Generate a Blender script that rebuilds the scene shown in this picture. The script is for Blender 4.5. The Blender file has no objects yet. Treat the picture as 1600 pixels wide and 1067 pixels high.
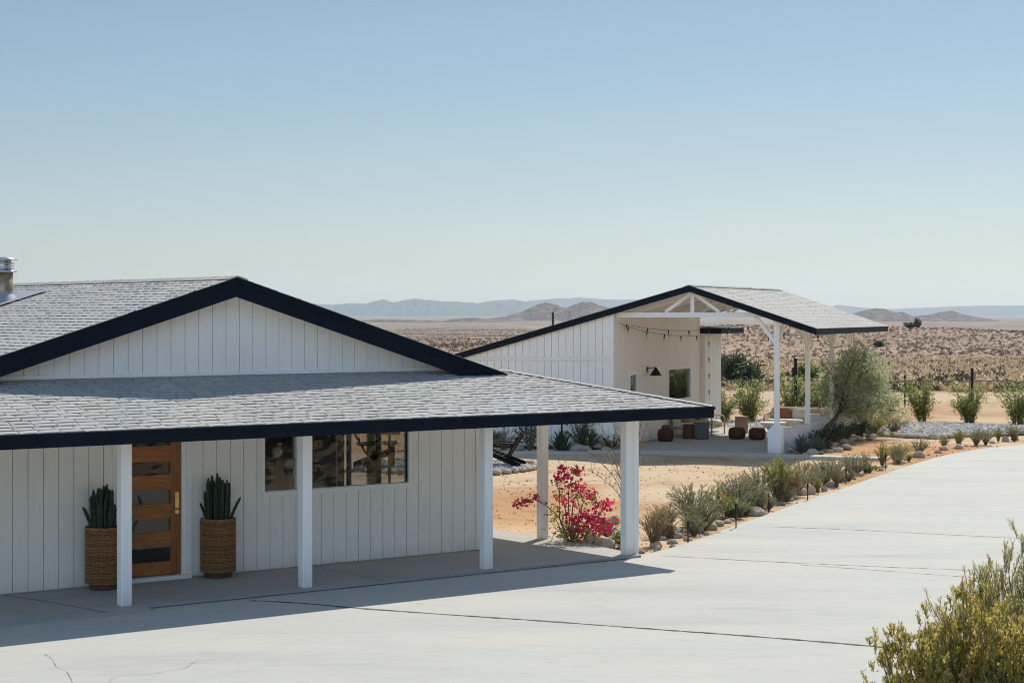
import bpy, math, random
import numpy as np
from mathutils import Vector, noise
from mathutils.geometry import tessellate_polygon
random.seed(7); RNG = np.random.default_rng(7)
R = math.radians
C = bpy.context.scene
COL = C.collection

# ------------------------------------------------------------------ camera, sky, sun, exposure
CAM_H, F_PX, Y_HZ = 3.5, 2900.0, 490.0
cam_d = bpy.data.cameras.new('camera'); cam = bpy.data.objects.new('camera', cam_d); COL.objects.link(cam)
cam.location = (0, 0, CAM_H); cam.rotation_euler = (R(90), 0, 0)
cam_d.sensor_width = 36.0; cam_d.lens = 36.0 * F_PX / 1600.0
cam_d.shift_y = -(533.5 - Y_HZ) / 1600.0
cam_d.clip_start = 0.2; cam_d.clip_end = 60000
cam_d.dof.use_dof = True; cam_d.dof.focus_distance = 30.0; cam_d.dof.aperture_fstop = 11.0
C.camera = cam

SUN_AZ, SUN_EL = 67.6, 47.0          # azimuth measured from +X towards +Y
w = bpy.data.worlds.new('World'); C.world = w; w.use_nodes = True
nt = w.node_tree; nt.nodes.clear()
sky = nt.nodes.new('ShaderNodeTexSky'); sky.sky_type = 'NISHITA'; sky.sun_disc = False
sky.sun_elevation = R(SUN_EL); sky.sun_rotation = R(90 - SUN_AZ)
sky.altitude = 900; sky.air_density = 1.0; sky.dust_density = 0.6; sky.ozone_density = 1.6
bg = nt.nodes.new('ShaderNodeBackground'); bg.inputs['Strength'].default_value = 0.108
wo = nt.nodes.new('ShaderNodeOutputWorld')
# the hazy lower sky: a dull band that thins out with height above the horizon
tcw = nt.nodes.new('ShaderNodeTexCoord'); sxy = nt.nodes.new('ShaderNodeSeparateXYZ'); rpw = nt.nodes.new('ShaderNodeValToRGB'); mxw = nt.nodes.new('ShaderNodeMix'); mxw.data_type = 'RGBA'; mxw.blend_type = 'MULTIPLY'; mxw.inputs[0].default_value = 1
ew = rpw.color_ramp.elements; ew.new(.08); ew.new(.17)
for e_, (p_, c_) in zip(ew, [(0, (.43,.442,.49)), (.08, (.455,.452,.458)), (.172, (.455,.482,.458)), (.26, (1.0,.965,.85))]): e_.position = p_; e_.color = (*c_, 1)
nt.links.new(tcw.outputs['Generated'], sxy.inputs[0]); nt.links.new(sxy.outputs['Z'], rpw.inputs[0]); nt.links.new(sky.outputs[0], mxw.inputs[6]); nt.links.new(rpw.outputs[0], mxw.inputs[7]); 
# sky behind the camera scaled brighter, as added fill for the shaded walls
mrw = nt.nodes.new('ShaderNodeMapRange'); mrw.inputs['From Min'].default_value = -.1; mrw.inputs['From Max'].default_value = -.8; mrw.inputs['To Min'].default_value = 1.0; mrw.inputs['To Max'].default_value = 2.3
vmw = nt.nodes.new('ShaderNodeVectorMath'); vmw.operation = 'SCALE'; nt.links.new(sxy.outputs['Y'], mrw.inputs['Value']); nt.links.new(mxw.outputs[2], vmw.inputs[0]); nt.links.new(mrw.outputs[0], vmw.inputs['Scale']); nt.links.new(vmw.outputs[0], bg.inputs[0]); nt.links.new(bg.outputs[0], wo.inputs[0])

sun_d = bpy.data.lights.new('sun', 'SUN'); sun = bpy.data.objects.new('sun', sun_d); COL.objects.link(sun)
sun_d.energy = 3.4; sun_d.angle = R(0.55); sun_d.color = (1.0, 0.93, 0.82)
sd = Vector((math.cos(R(SUN_AZ)) * math.cos(R(SUN_EL)), math.sin(R(SUN_AZ)) * math.cos(R(SUN_EL)), math.sin(R(SUN_EL))))
sun.rotation_euler = sd.to_track_quat('Z', 'Y').to_euler(); sun.location = (0, 0, 60)
C.view_settings.view_transform = 'Standard'; C.view_settings.look = 'None'
C.view_settings.exposure = 0.58; C.view_settings.gamma = 1.0
C.render.engine = 'CYCLES'
C.cycles.max_bounces = 8; C.cycles.transparent_max_bounces = 24; C.cycles.volume_bounces = 0
C.cycles.use_denoising = True; C.cycles.pixel_filter_type = 'BLACKMAN_HARRIS'; C.cycles.filter_width = 1.05

# ------------------------------------------------------------------ geometry helpers
class MB:
    """collects shapes, then becomes ONE mesh object"""
    def __init__(s): s.v = []; s.f = []; s.arr = []
    def add(s, vs, fs):
        n = len(s.v); s.v += [tuple(p) for p in vs]; s.f += [tuple(i + n for i in f) for f in fs]; return s
    def box(s, x0, x1, y0, y1, z0, z1):
        return s.add([(x0,y0,z0),(x1,y0,z0),(x1,y1,z0),(x0,y1,z0),(x0,y0,z1),(x1,y0,z1),(x1,y1,z1),(x0,y1,z1)],
              [(0,3,2,1),(4,5,6,7),(0,1,5,4),(1,2,6,5),(2,3,7,6),(3,0,4,7)])
    def prism(s, poly, fn, a, b):
        """poly: 2-D outline, fn(p, q, t) -> 3-D, extruded from t=a to t=b"""
        n = len(poly)
        vs = [fn(p, q, a) for p, q in poly] + [fn(p, q, b) for p, q in poly]
        fs = [tuple(range(n)), tuple(range(2*n-1, n-1, -1))] + [(i, i+n, (i+1) % n + n, (i+1) % n) for i in range(n)]
        return s.add(vs, fs)
    def bar(s, a, b, w_, h_, up=(0,0,1)):
        a = Vector(a); b = Vector(b); d = (b - a).normalized(); u = Vector(up)
        if abs(d.dot(u)) > .98: u = Vector((1,0,0))
        r = d.cross(u).normalized() * (w_/2); t = r.cross(d).normalized() * (h_/2)
        vs = [p + x*r + y*t for p in (a, b) for x, y in ((-1,-1),(1,-1),(1,1),(-1,1))]
        return s.add(vs, [(0,1,2,3),(7,6,5,4),(0,4,5,1),(1,5,6,2),(2,6,7,3),(3,7,4,0)])
    def tube(s, pts, rad, n=6, cap=True):
        pts = [Vector(p) for p in pts]; rad = rad if hasattr(rad, '__len__') else [rad]*len(pts)
        vs = []; fs = []; ref = Vector((0.3,0.2,1)).normalized()
        for i, p in enumerate(pts):
            d = (pts[min(i+1,len(pts)-1)] - pts[max(i-1,0)])
            d = d.normalized() if d.length > 1e-9 else Vector((0,0,1))
            if abs(d.dot(ref)) > .97: ref = Vector((1,0.1,0)).normalized()
            a = d.cross(ref).normalized(); b = d.cross(a).normalized()
            for k in range(n):
                t = 2*math.pi*k/n; vs.append(p + a*(math.cos(t)*rad[i]) + b*(math.sin(t)*rad[i]))
        for i in range(len(pts)-1):
            for k in range(n):
                fs.append((i*n+k, i*n+(k+1)%n, (i+1)*n+(k+1)%n, (i+1)*n+k))
        if cap:
            fs.append(tuple(range(n-1,-1,-1))); m = (len(pts)-1)*n; fs.append(tuple(range(m, m+n)))
        return s.add(vs, fs)
    def lathe(s, prof, n=24, c=(0,0,0), fn=None):
        vs = []; fs = []
        for r, z in prof:
            for k in range(n):
                t = 2*math.pi*k/n; rr = r if fn is None else r*fn(t, z)
                vs.append((c[0]+rr*math.cos(t), c[1]+rr*math.sin(t), c[2]+z))
        for i in range(len(prof)-1):
            for k in range(n): fs.append((i*n+k, i*n+(k+1)%n, (i+1)*n+(k+1)%n, (i+1)*n+k))
        fs.append(tuple(range(n-1,-1,-1))); m = (len(prof)-1)*n; fs.append(tuple(range(m, m+n)))
        return s.add(vs, fs)
    def rbox(s, cx, cy, cz, sx, sy, sz, r=.05, k=4, puff=0.0, rot=None):
        """rounded cushion-like box (superellipsoid grid)"""
        n = 20; m = 10; vs = []; fs = []; e = .35
        def sp(c, p): return math.copysign(abs(c)**p, c)
        for j in range(m+1):
            ph = -math.pi/2 + math.pi*j/m
            for i in range(n):
                th = 2*math.pi*i/n
                v = Vector((sx/2*sp(math.cos(ph), e)*sp(math.cos(th), e), sy/2*sp(math.cos(ph), e)*sp(math.sin(th), e), sz/2*sp(math.sin(ph), e)))
                if rot is not None: v = rot @ v
                vs.append((cx+v.x, cy+v.y, cz+v.z))
        for j in range(m):
            for i in range(n): fs.append((j*n+i, j*n+(i+1)%n, (j+1)*n+(i+1)%n, (j+1)*n+i))
        return s.add(vs, fs)
    def quads(s, arr):
        """numpy array (n,4,3) of loose quads"""
        if len(arr): s.arr.append(np.asarray(arr, dtype=np.float32))
        return s
    def mesh(s, name, smooth=False):
        me = bpy.data.meshes.new(name)
        v0 = np.array(s.v, dtype=np.float32).reshape(-1, 3)
        q = np.concatenate(s.arr).reshape(-1, 3) if s.arr else np.zeros((0,3), np.float32)
        V = np.concatenate([v0, q]); nq = len(q)//4
        li = [i for f in s.f for i in f]; ln = [len(f) for f in s.f]
        LI = np.concatenate([np.array(li, dtype=np.int32), np.arange(nq*4, dtype=np.int32) + len(v0)])
        LN = np.concatenate([np.array(ln, dtype=np.int32), np.full(nq, 4, np.int32)])
        LS = np.concatenate([[0], np.cumsum(LN)[:-1]]).astype(np.int32) if len(LN) else np.zeros(0, np.int32)
        me.vertices.add(len(V)); me.vertices.foreach_set('co', V.ravel())
        me.loops.add(len(LI)); me.loops.foreach_set('vertex_index', LI)
        me.polygons.add(len(LN)); me.polygons.foreach_set('loop_start', LS)
        try: me.polygons.foreach_set('loop_total', LN)
        except Exception: pass
        me.polygons.foreach_set('use_smooth', np.full(len(LN), bool(smooth)))
        me.update(calc_edges=True); me.validate()
        return me
    def build(s, name, m, parent=None, smooth=False):
        me = s.mesh(name, smooth); me.materials.append(m)
        o = bpy.data.objects.new(name, me); COL.objects.link(o)
        if parent is not None: o.parent = parent
        return o

def tag(o, label=None, cat=None, group=None, kind=None):
    if label: o['label'] = label
    if cat: o['category'] = cat
    if group: o['group'] = group
    if kind: o['kind'] = kind
    return o
def thing(name, label, cat, loc=(0,0,0), rz=0, group=None):
    o = bpy.data.objects.new(name, None); COL.objects.link(o); o.empty_display_size = .2
    o.location = loc; o.rotation_euler = (0, 0, rz)
    return tag(o, label, cat, group)
def copy_tree(o, parent=None):
    c = o.copy(); COL.objects.link(c)
    if parent is not None: c.parent = parent
    for ch in list(o.children): copy_tree(ch, c)
    return c
def at(px, py, z=0.0):
    """where the ray of a photo pixel meets the level z"""
    d = F_PX * (CAM_H - z) / (py - Y_HZ)
    return Vector(((px - 800) / F_PX * d, d, z))
class Frame:
    def __init__(s, deg, o):
        s.a = R(deg); s.o = Vector((o[0], o[1])); s.X = Vector((math.cos(s.a), math.sin(s.a))); s.Y = Vector((-math.sin(s.a), math.cos(s.a)))
    def w(s, u, v, z=0): p = s.o + s.X*u + s.Y*v; return Vector((p.x, p.y, z))
    def loc(s, p): d = Vector((p[0], p[1])) - s.o; return Vector((d.dot(s.X), d.dot(s.Y), p[2] if len(p) > 2 else 0))
    def onz(s, px, py, z=0.0): return s.loc(at(px, py, z))
A = Frame(36.8, (-0.456, 27.529))       # the house: u along its front, v into it
B = Frame(68.0, (6.613, 46.774))        # the guest house and its pavilion: u along the ridge, v to the left

def leaves(P, D, L, W, jitter=.35, fold=0.0):
    """diamond leaves: P base points, D directions (n,3), L lengths, W widths"""
    n = len(P); D = D + RNG.normal(0, jitter, (n,3)); D /= np.linalg.norm(D, axis=1)[:,None] + 1e-9
    r = RNG.normal(0, 1, (n,3)); S = np.cross(D, r); S /= np.linalg.norm(S, axis=1)[:,None] + 1e-9
    L = np.broadcast_to(L, n)[:,None]; W = np.broadcast_to(W, n)[:,None]
    mid = P + D*L*.45
    return np.stack([P, mid + S*W*.5, P + D*L, mid - S*W*.5], axis=1)

# ------------------------------------------------------------------ materials
def nodes(name):
    m = bpy.data.materials.new(name); m.use_nodes = True
    t = m.node_tree; b = t.nodes['Principled BSDF']; b.inputs['Specular IOR Level'].default_value = .3
    return m, t, b
def N(t, typ, **kw):
    n = t.nodes.new(typ)
    for k, v in kw.items():
        if k in n.inputs: n.inputs[k].default_value = v
        else: setattr(n, k, v)
    return n
def ramp(t, fac, stops):
    r = t.nodes.new('ShaderNodeValToRGB'); e = r.color_ramp.elements
    while len(e) < len(stops): e.new(.5)
    for i, (p, c) in enumerate(stops): e[i].position = p; e[i].color = (*c, 1)
    t.links.new(fac, r.inputs[0]); return r
def mul(c, k): return tuple(x*k for x in c)
def plain(name, col, rough=.7, var=.12, scale=6.0, bump=.0, bscale=60, metal=0, spec=.3, coord='Object'):
    m, t, b = nodes(name)
    tc = N(t, 'ShaderNodeTexCoord'); nz = N(t, 'ShaderNodeTexNoise', Scale=scale, Detail=6.0, Roughness=.65)
    t.links.new(tc.outputs[coord], nz.inputs['Vector'])
    rp = ramp(t, nz.outputs['Fac'], [(.3, mul(col, 1-var)), (.7, mul(col, 1+var))])
    t.links.new(rp.outputs[0], b.inputs['Base Color'])
    b.inputs['Roughness'].default_value = rough; b.inputs['Metallic'].default_value = metal; b.inputs['Specular IOR Level'].default_value = spec
    if bump:
        n2 = N(t, 'ShaderNodeTexNoise', Scale=float(bscale), Detail=4.0); t.links.new(tc.outputs[coord], n2.inputs['Vector'])
        bp = N(t, 'ShaderNodeBump', Strength=bump, Distance=.01); t.links.new(n2.outputs['Fac'], bp.inputs['Height']); t.links.new(bp.outputs[0], b.inputs['Normal'])
    return m
def leafmat(name, cols, trans=.35, rough=.6):
    m, t, b = nodes(name)
    g = N(t, 'ShaderNodeNewGeometry'); k = len(cols)
    rp = ramp(t, g.outputs['Random Per Island'], [(i/(k-1) if k > 1 else 0, c) for i, c in enumerate(cols)])
    t.links.new(rp.outputs[0], b.inputs['Base Color']); b.inputs['Roughness'].default_value = rough
    tr = N(t, 'ShaderNodeBsdfTranslucent'); t.links.new(rp.outputs[0], tr.inputs['Color'])
    mx = N(t, 'ShaderNodeMixShader'); mx.inputs[0].default_value = trans
    out = t.nodes['Material Output']
    t.links.new(b.outputs[0], mx.inputs[1]); t.links.new(tr.outputs[0], mx.inputs[2]); t.links.new(mx.outputs[0], out.inputs['Surface'])
    return m
def glassmat(name, tint=(.975,.988,.98), ior=1.52):
    m = bpy.data.materials.new(name); m.use_nodes = True; t = m.node_tree; t.nodes.remove(t.nodes['Principled BSDF'])
    fr = N(t, 'ShaderNodeFresnel', IOR=ior); gl = N(t, 'ShaderNodeBsdfGlossy', Roughness=.01); tr = N(t, 'ShaderNodeBsdfTransparent'); tr.inputs['Color'].default_value = (*tint, 1)
    ma = N(t, 'ShaderNodeMath', operation='MULTIPLY'); ma.inputs[1].default_value = .8; ma.use_clamp = True
    mx = N(t, 'ShaderNodeMixShader'); t.links.new(fr.outputs[0], ma.inputs[0]); t.links.new(ma.outputs[0], mx.inputs[0])
    t.links.new(tr.outputs[0], mx.inputs[1]); t.links.new(gl.outputs[0], mx.inputs[2]); t.links.new(mx.outputs[0], t.nodes['Material Output'].inputs['Surface'])
    return m
def paintmat(name, col, grime=.10):
    """painted timber: faint vertical grain and rubbed patches, a little dirt near the bottom edge"""
    m, t, b = nodes(name)
    tc = N(t, 'ShaderNodeTexCoord'); mp = N(t, 'ShaderNodeMapping'); mp.inputs['Scale'].default_value = (9, 9, .7)
    t.links.new(tc.outputs['Object'], mp.inputs['Vector'])
    n1 = N(t, 'ShaderNodeTexNoise', Scale=4.0, Detail=8.0, Roughness=.7); t.links.new(mp.outputs[0], n1.inputs['Vector'])
    n2 = N(t, 'ShaderNodeTexNoise', Scale=1.1, Detail=4.0); t.links.new(tc.outputs['Object'], n2.inputs['Vector'])
    r1 = ramp(t, n1.outputs['Fac'], [(.25, mul(col, 1-grime)), (.6, col)])
    r2 = ramp(t, n2.outputs['Fac'], [(.3, (.955,.95,.94)), (.65, (1,1,1))])
    mm = N(t, 'ShaderNodeMix', data_type='RGBA', blend_type='MULTIPLY'); mm.inputs[0].default_value = 1
    t.links.new(r1.outputs[0], mm.inputs[6]); t.links.new(r2.outputs[0], mm.inputs[7])
    gp = N(t, 'ShaderNodeNewGeometry'); sz = N(t, 'ShaderNodeSeparateXYZ'); t.links.new(gp.outputs['Position'], sz.inputs[0])
    n5 = N(t, 'ShaderNodeTexNoise', Scale=7.0, Detail=5.0); t.links.new(tc.outputs['Object'], n5.inputs['Vector'])
    hm_ = N(t, 'ShaderNodeMapRange'); hm_.inputs['From Min'].default_value = .22; hm_.inputs['From Max'].default_value = .0; hm_.inputs['To Max'].default_value = .5; t.links.new(sz.outputs['Z'], hm_.inputs['Value'])
    pm = N(t, 'ShaderNodeMath', operation='MULTIPLY'); t.links.new(hm_.outputs[0], pm.inputs[0]); t.links.new(n5.outputs['Fac'], pm.inputs[1])
    ds = N(t, 'ShaderNodeMix', data_type='RGBA'); t.links.new(pm.outputs[0], ds.inputs[0]); t.links.new(mm.outputs[2], ds.inputs[6]); ds.inputs[7].default_value = (.42,.33,.24,1)
    t.links.new(ds.outputs[2], b.inputs['Base Color']); b.inputs['Roughness'].default_value = .55
    bp = N(t, 'ShaderNodeBump', Strength=.25, Distance=.004); t.links.new(n1.outputs['Fac'], bp.inputs['Height']); t.links.new(bp.outputs[0], b.inputs['Normal'])
    return m
def shinglemat(name, cols):
    m, t, b = nodes(name)
    g = N(t, 'ShaderNodeNewGeometry'); tc = N(t, 'ShaderNodeTexCoord')
    rp = ramp(t, g.outputs['Random Per Island'], [(i/(len(cols)-1), c) for i, c in enumerate(cols)])
    nz = N(t, 'ShaderNodeTexNoise', Scale=220.0, Detail=3.0); t.links.new(tc.outputs['Object'], nz.inputs['Vector'])
    r2 = ramp(t, nz.outputs['Fac'], [(.3, (.72,.72,.73)), (.7, (1.2,1.19,1.17))])
    n3 = N(t, 'ShaderNodeTexNoise', Scale=.8, Detail=5.0); t.links.new(tc.outputs['Object'], n3.inputs['Vector'])
    r3 = ramp(t, n3.outputs['Fac'], [(.3, (.9,.9,.9)), (.7, (1.06,1.05,1.03))])
    mm = N(t, 'ShaderNodeMix', data_type='RGBA', blend_type='MULTIPLY'); mm.inputs[0].default_value = 1
    m2 = N(t, 'ShaderNodeMix', data_type='RGBA', blend_type='MULTIPLY'); m2.inputs[0].default_value = 1
    t.links.new(rp.outputs[0], mm.inputs[6]); t.links.new(r2.outputs[0], mm.inputs[7]); t.links.new(mm.outputs[2], m2.inputs[6]); t.links.new(r3.outputs[0], m2.inputs[7])
    t.links.new(m2.outputs[2], b.inputs['Base Color']); b.inputs['Roughness'].default_value = .85
    return m
def concretemat(name, col, scale=1.0):
    m, t, b = nodes(name)
    g = N(t, 'ShaderNodeNewGeometry')
    mp = N(t, 'ShaderNodeMapping'); mp.inputs['Rotation'].default_value = (0,0,R(20)); mp.inputs['Scale'].default_value = (.5,1.4,1)
    t.links.new(g.outputs['Position'], mp.inputs['Vector'])
    n1 = N(t, 'ShaderNodeTexNoise', Scale=.45*scale, Detail=7.0, Roughness=.62, Distortion=.6); t.links.new(mp.outputs[0], n1.inputs['Vector'])
    n2 = N(t, 'ShaderNodeTexNoise', Scale=4.2*scale, Detail=8.0, Roughness=.7); t.links.new(mp.outputs[0], n2.inputs['Vector'])
    n3 = N(t, 'ShaderNodeTexNoise', Scale=60.0, Detail=3.0); t.links.new(g.outputs['Position'], n3.inputs['Vector'])
    r1 = ramp(t, n1.outputs['Fac'], [(.30, mul(col, .84)), (.42, mul(col, .96)), (.52, mul(col, 1.0)), (.70, (col[0]*1.09, col[1]*1.05, col[2]*.97))])
    r2 = ramp(t, n2.outputs['Fac'], [(.30, (.86,.85,.83)), (.42, (.98,.98,.98)), (.75, (1.03,1.03,1.03))])
    r3 = ramp(t, n3.outputs['Fac'], [(.3, (.95,.95,.95)), (.7, (1.04,1.04,1.04))])
    a = N(t, 'ShaderNodeMix', data_type='RGBA', blend_type='MULTIPLY'); a.inputs[0].default_value = 1
    c = N(t, 'ShaderNodeMix', data_type='RGBA', blend_type='MULTIPLY'); c.inputs[0].default_value = 1
    t.links.new(r1.outputs[0], a.inputs[6]); t.links.new(r2.outputs[0], a.inputs[7]); t.links.new(a.outputs[2], c.inputs[6]); t.links.new(r3.outputs[0], c.inputs[7])
    vo = N(t, 'ShaderNodeTexVoronoi', feature='DISTANCE_TO_EDGE', Scale=.33*scale); 
    nd = N(t, 'ShaderNodeTexNoise', Scale=1.6, Detail=5.0); t.links.new(g.outputs['Position'], nd.inputs['Vector'])
    va = N(t, 'ShaderNodeMix', data_type='RGBA'); va.inputs[0].default_value = .28; t.links.new(g.outputs['Position'], va.inputs[6]); t.links.new(nd.outputs['Color'], va.inputs[7]); t.links.new(va.outputs[2], vo.inputs['Vector'])
    rv = ramp(t, vo.outputs['Distance'], [(0.0, (.80,.78,.74)), (.004, (1,1,1))])
    d = N(t, 'ShaderNodeMix', data_type='RGBA', blend_type='MULTIPLY'); d.inputs[0].default_value = .22
    t.links.new(c.outputs[2], d.inputs[6]); t.links.new(rv.outputs[0], d.inputs[7])
    m3 = N(t, 'ShaderNodeMapping'); m3.inputs['Rotation'].default_value = (0,0,R(-38)); m3.inputs['Scale'].default_value = (.22,2.6,1); t.links.new(g.outputs['Position'], m3.inputs['Vector'])
    n4 = N(t, 'ShaderNodeTexNoise', Scale=1.0, Detail=9.0, Roughness=.66, Distortion=.4); t.links.new(m3.outputs[0], n4.inputs['Vector'])
    r4 = ramp(t, n4.outputs['Fac'], [(.30, (.80,.79,.77)), (.40, (.97,.97,.96)), (.62, (1,1,1)), (.72, (1.05,1.04,1.01))])
    e = N(t, 'ShaderNodeMix', data_type='RGBA', blend_type='MULTIPLY'); e.inputs[0].default_value = .5; t.links.new(d.outputs[2], e.inputs[6]); t.links.new(r4.outputs[0], e.inputs[7])
    t.links.new(e.outputs[2], b.inputs['Base Color']); b.inputs['Roughness'].default_value = .82
    bp = N(t, 'ShaderNodeBump', Strength=.2, Distance=.01); t.links.new(n2.outputs['Fac'], bp.inputs['Height']); t.links.new(bp.outputs[0], b.inputs['Normal'])
    return m

M = {}
M['white'] = paintmat('white_paint', (.94,.91,.85), .07)
M['white_trim'] = paintmat('white_trim', (.93,.915,.89), .04)
M['post'] = paintmat('post_paint', (.92,.91,.89), .07)
M['navy'] = plain('navy_paint', (.0065,.0115,.021), .6, .25, 3.0, spec=.12)
M['shingle'] = shinglemat('shingle', [(.355,.357,.345),(.38,.38,.368),(.395,.395,.38),(.415,.413,.396)])
M['felt'] = plain('roof_felt', (.035,.035,.038), .95)
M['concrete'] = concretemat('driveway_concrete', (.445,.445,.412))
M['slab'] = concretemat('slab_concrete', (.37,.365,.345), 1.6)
M['walk'] = concretemat('walk_concrete', (.50,.48,.45), 2.0)
M['joint_faint'] = plain('faint_joint', (.27,.255,.235), .95, .3, 3.0)
M['joint'] = plain('joint_dirt', (.12,.095,.075), .95, .4, 3.0)
M['glass'] = glassmat('window_glass')
M['tint_glass'] = glassmat('green_tinted_glass', (.50,.62,.54))
M['black'] = plain('black_metal', (.012,.013,.015), .4, .2, metal=.2)
M['black_wood'] = plain('black_plastic_wood', (.005,.0055,.008), .6, .25, 12, spec=.12)
M['brass'] = plain('brass', (.72,.50,.20), .28, .1, metal=1.0)
M['steel'] = plain('galvanised_steel', (.62,.62,.63), .22, .12, 9, metal=1.0)
M['flash'] = plain('lead_flashing', (.30,.32,.35), .6, .15, 7, metal=.2)
M['dark_room'] = plain('dark_interior', (.10,.085,.07), .9, .1)
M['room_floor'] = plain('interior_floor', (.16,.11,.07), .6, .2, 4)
M['soil'] = plain('potting_soil', (.03,.022,.016), .95, .3, 30)
M['cushion'] = plain('white_cushion', (.70,.67,.62), .9, .08, 12, .3, 90)
M['rust'] = plain('rust_fabric', (.34,.15,.085), .9, .25, 25)
M['maroon'] = plain('maroon_leather', (.075,.026,.02), .75, .25, 14)
M['brown_drum'] = plain('brown_timber', (.10,.05,.03), .6, .25, 10)
M['grey_drum'] = plain('grey_ceramic', (.13,.13,.135), .8, .15, 30, .4, 120)
M['terracotta'] = plain('pale_terracotta', (.36,.23,.17), .85, .15, 14, .3, 60)
M['cane'] = plain('pale_cane', (.50,.36,.22), .6, .18, 18)
M['plaster'] = plain('white_plaster', (.72,.71,.69), .85, .08, 5, .3, 40)
M['rock'] = plain('granite_rock', (.47,.39,.29), .95, .30, 2.2, 1.0, 9)
M['rock_grey'] = plain('grey_rock', (.36,.32,.28), .95, .35, 2.6, 1.0, 9)
M['pebble'] = plain('pebble', (.27,.18,.12), .95, .4, .8, coord='Object')
def islandmat(name, cols, rough=.9):
    m, t, b = nodes(name); g = N(t, 'ShaderNodeNewGeometry')
    rp = ramp(t, g.outputs['Random Per Island'], [(i/(len(cols)-1), c) for i, c in enumerate(cols)])
    t.links.new(rp.outputs[0], b.inputs['Base Color']); b.inputs['Roughness'].default_value = rough; return m
M['gravel'] = islandmat('gravel', [(.22,.21,.20),(.38,.365,.345),(.50,.48,.45),(.29,.28,.265)])
M['gravel_bed'] = plain('gravel_bed', (.30,.295,.29), .95, .25, 9)
M['bark'] = plain('bark', (.075,.055,.042), .9, .3, 14, .6, 30)
M['twig'] = plain('dry_twig', (.20,.15,.095), .9, .3, 10)
M['stem_green'] = plain('green_stem', (.10,.10,.045), .85, .3, 10)

def rattanmat():
    m, t, b = nodes('rattan'); 
    tc = N(t, 'ShaderNodeTexCoord'); nz = N(t, 'ShaderNodeTexNoise', Scale=45.0, Detail=3.0); t.links.new(tc.outputs['Object'], nz.inputs['Vector'])
    g = N(t, 'ShaderNodeNewGeometry')
    rp = ramp(t, nz.outputs['Fac'], [(.3, (.19,.09,.04)), (.5, (.34,.17,.075)), (.7, (.46,.25,.12))])
    r2 = ramp(t, g.outputs['Random Per Island'], [(0, (.6,.6,.6)), (1, (1.25,1.2,1.15))])
    mm = N(t, 'ShaderNodeMix', data_type='RGBA', blend_type='MULTIPLY'); mm.inputs[0].default_value = 1
    t.links.new(rp.outputs[0], mm.inputs[6]); t.links.new(r2.outputs[0], mm.inputs[7]); t.links.new(mm.outputs[2], b.inputs['Base Color'])
    b.inputs['Roughness'].default_value = .55; return m
M['rattan'] = rattanmat()
def woodmat(name, c0, c1, c2, sc=(3,3,26), rough=.42):
    m, t, b = nodes(name); tc = N(t, 'ShaderNodeTexCoord'); mp = N(t, 'ShaderNodeMapping'); mp.inputs['Scale'].default_value = sc
    t.links.new(tc.outputs['Object'], mp.inputs['Vector'])
    nz = N(t, 'ShaderNodeTexNoise', Scale=1.0, Detail=7.0, Roughness=.6, Distortion=1.2); t.links.new(mp.outputs[0], nz.inputs['Vector'])
    rp = ramp(t, nz.outputs['Fac'], [(.28, c0), (.5, c1), (.72, c2)]); t.links.new(rp.outputs[0], b.inputs['Base Color']); b.inputs['Roughness'].default_value = rough
    return m
M['door_rail'] = woodmat('door_timber', (.25,.085,.025), (.36,.14,.045), (.47,.20,.075))
M['door_stile'] = woodmat('door_stile_timber', (.22,.075,.022), (.31,.115,.038), (.40,.16,.058), (26,3,2.5))
M['teak'] = woodmat('teak', (.20,.11,.055), (.32,.19,.10), (.42,.27,.15))

# ------------------------------------------------------------------ terrain
_zl = ([0,60,85,130,206,300,400,450,520,700,1500,3500,8000,40000], [-.06,-.06,-.03,-.8,-1.7,-2.2,-2.5,-2.3,-4.2,-5.4,-9.2,-12,-14,-25])
_zr = ([0,60,85,130,206,300,400,500,580,700,1500,3500,8000,40000], [-.06,-.06,-.03,-.7,-1.5,-1.6,-1.2,-.25,-3.2,-5.4,-9.2,-12,-14,-25])
def ground_z(x, y):
    x = np.asarray(x, float); y = np.asarray(y, float); d = np.where(y > 0, np.hypot(x, y), 0); a = x / np.maximum(y, 1)
    k = np.clip((a - .02) / .10, 0, 1); k = k*k*(3-2*k)
    z = np.interp(d, *_zl)*(1-k) + np.interp(d, *_zr)*k
    z = z + np.where(d > 90, np.clip((d-90)/200, 0, 1)*(.35*np.sin(x*.031+y*.013)+.3*np.sin(x*.052-y*.021+1.7)+.2*np.sin(x*.11+2.1)), 0)
    # the bank beyond the right side of the driveway
    foot = 6.3 + .30*np.maximum(y-14, 0)
    h = np.clip(x - foot, 0, 26)*.85; m = np.clip((33-y)/9, 0, 1)*np.clip((y+24)/10, 0, 1)
    return z + h*m*(1 + .12*np.sin(x*1.3+y*.7))
def gz(x, y): return float(ground_z(x, y))

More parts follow.
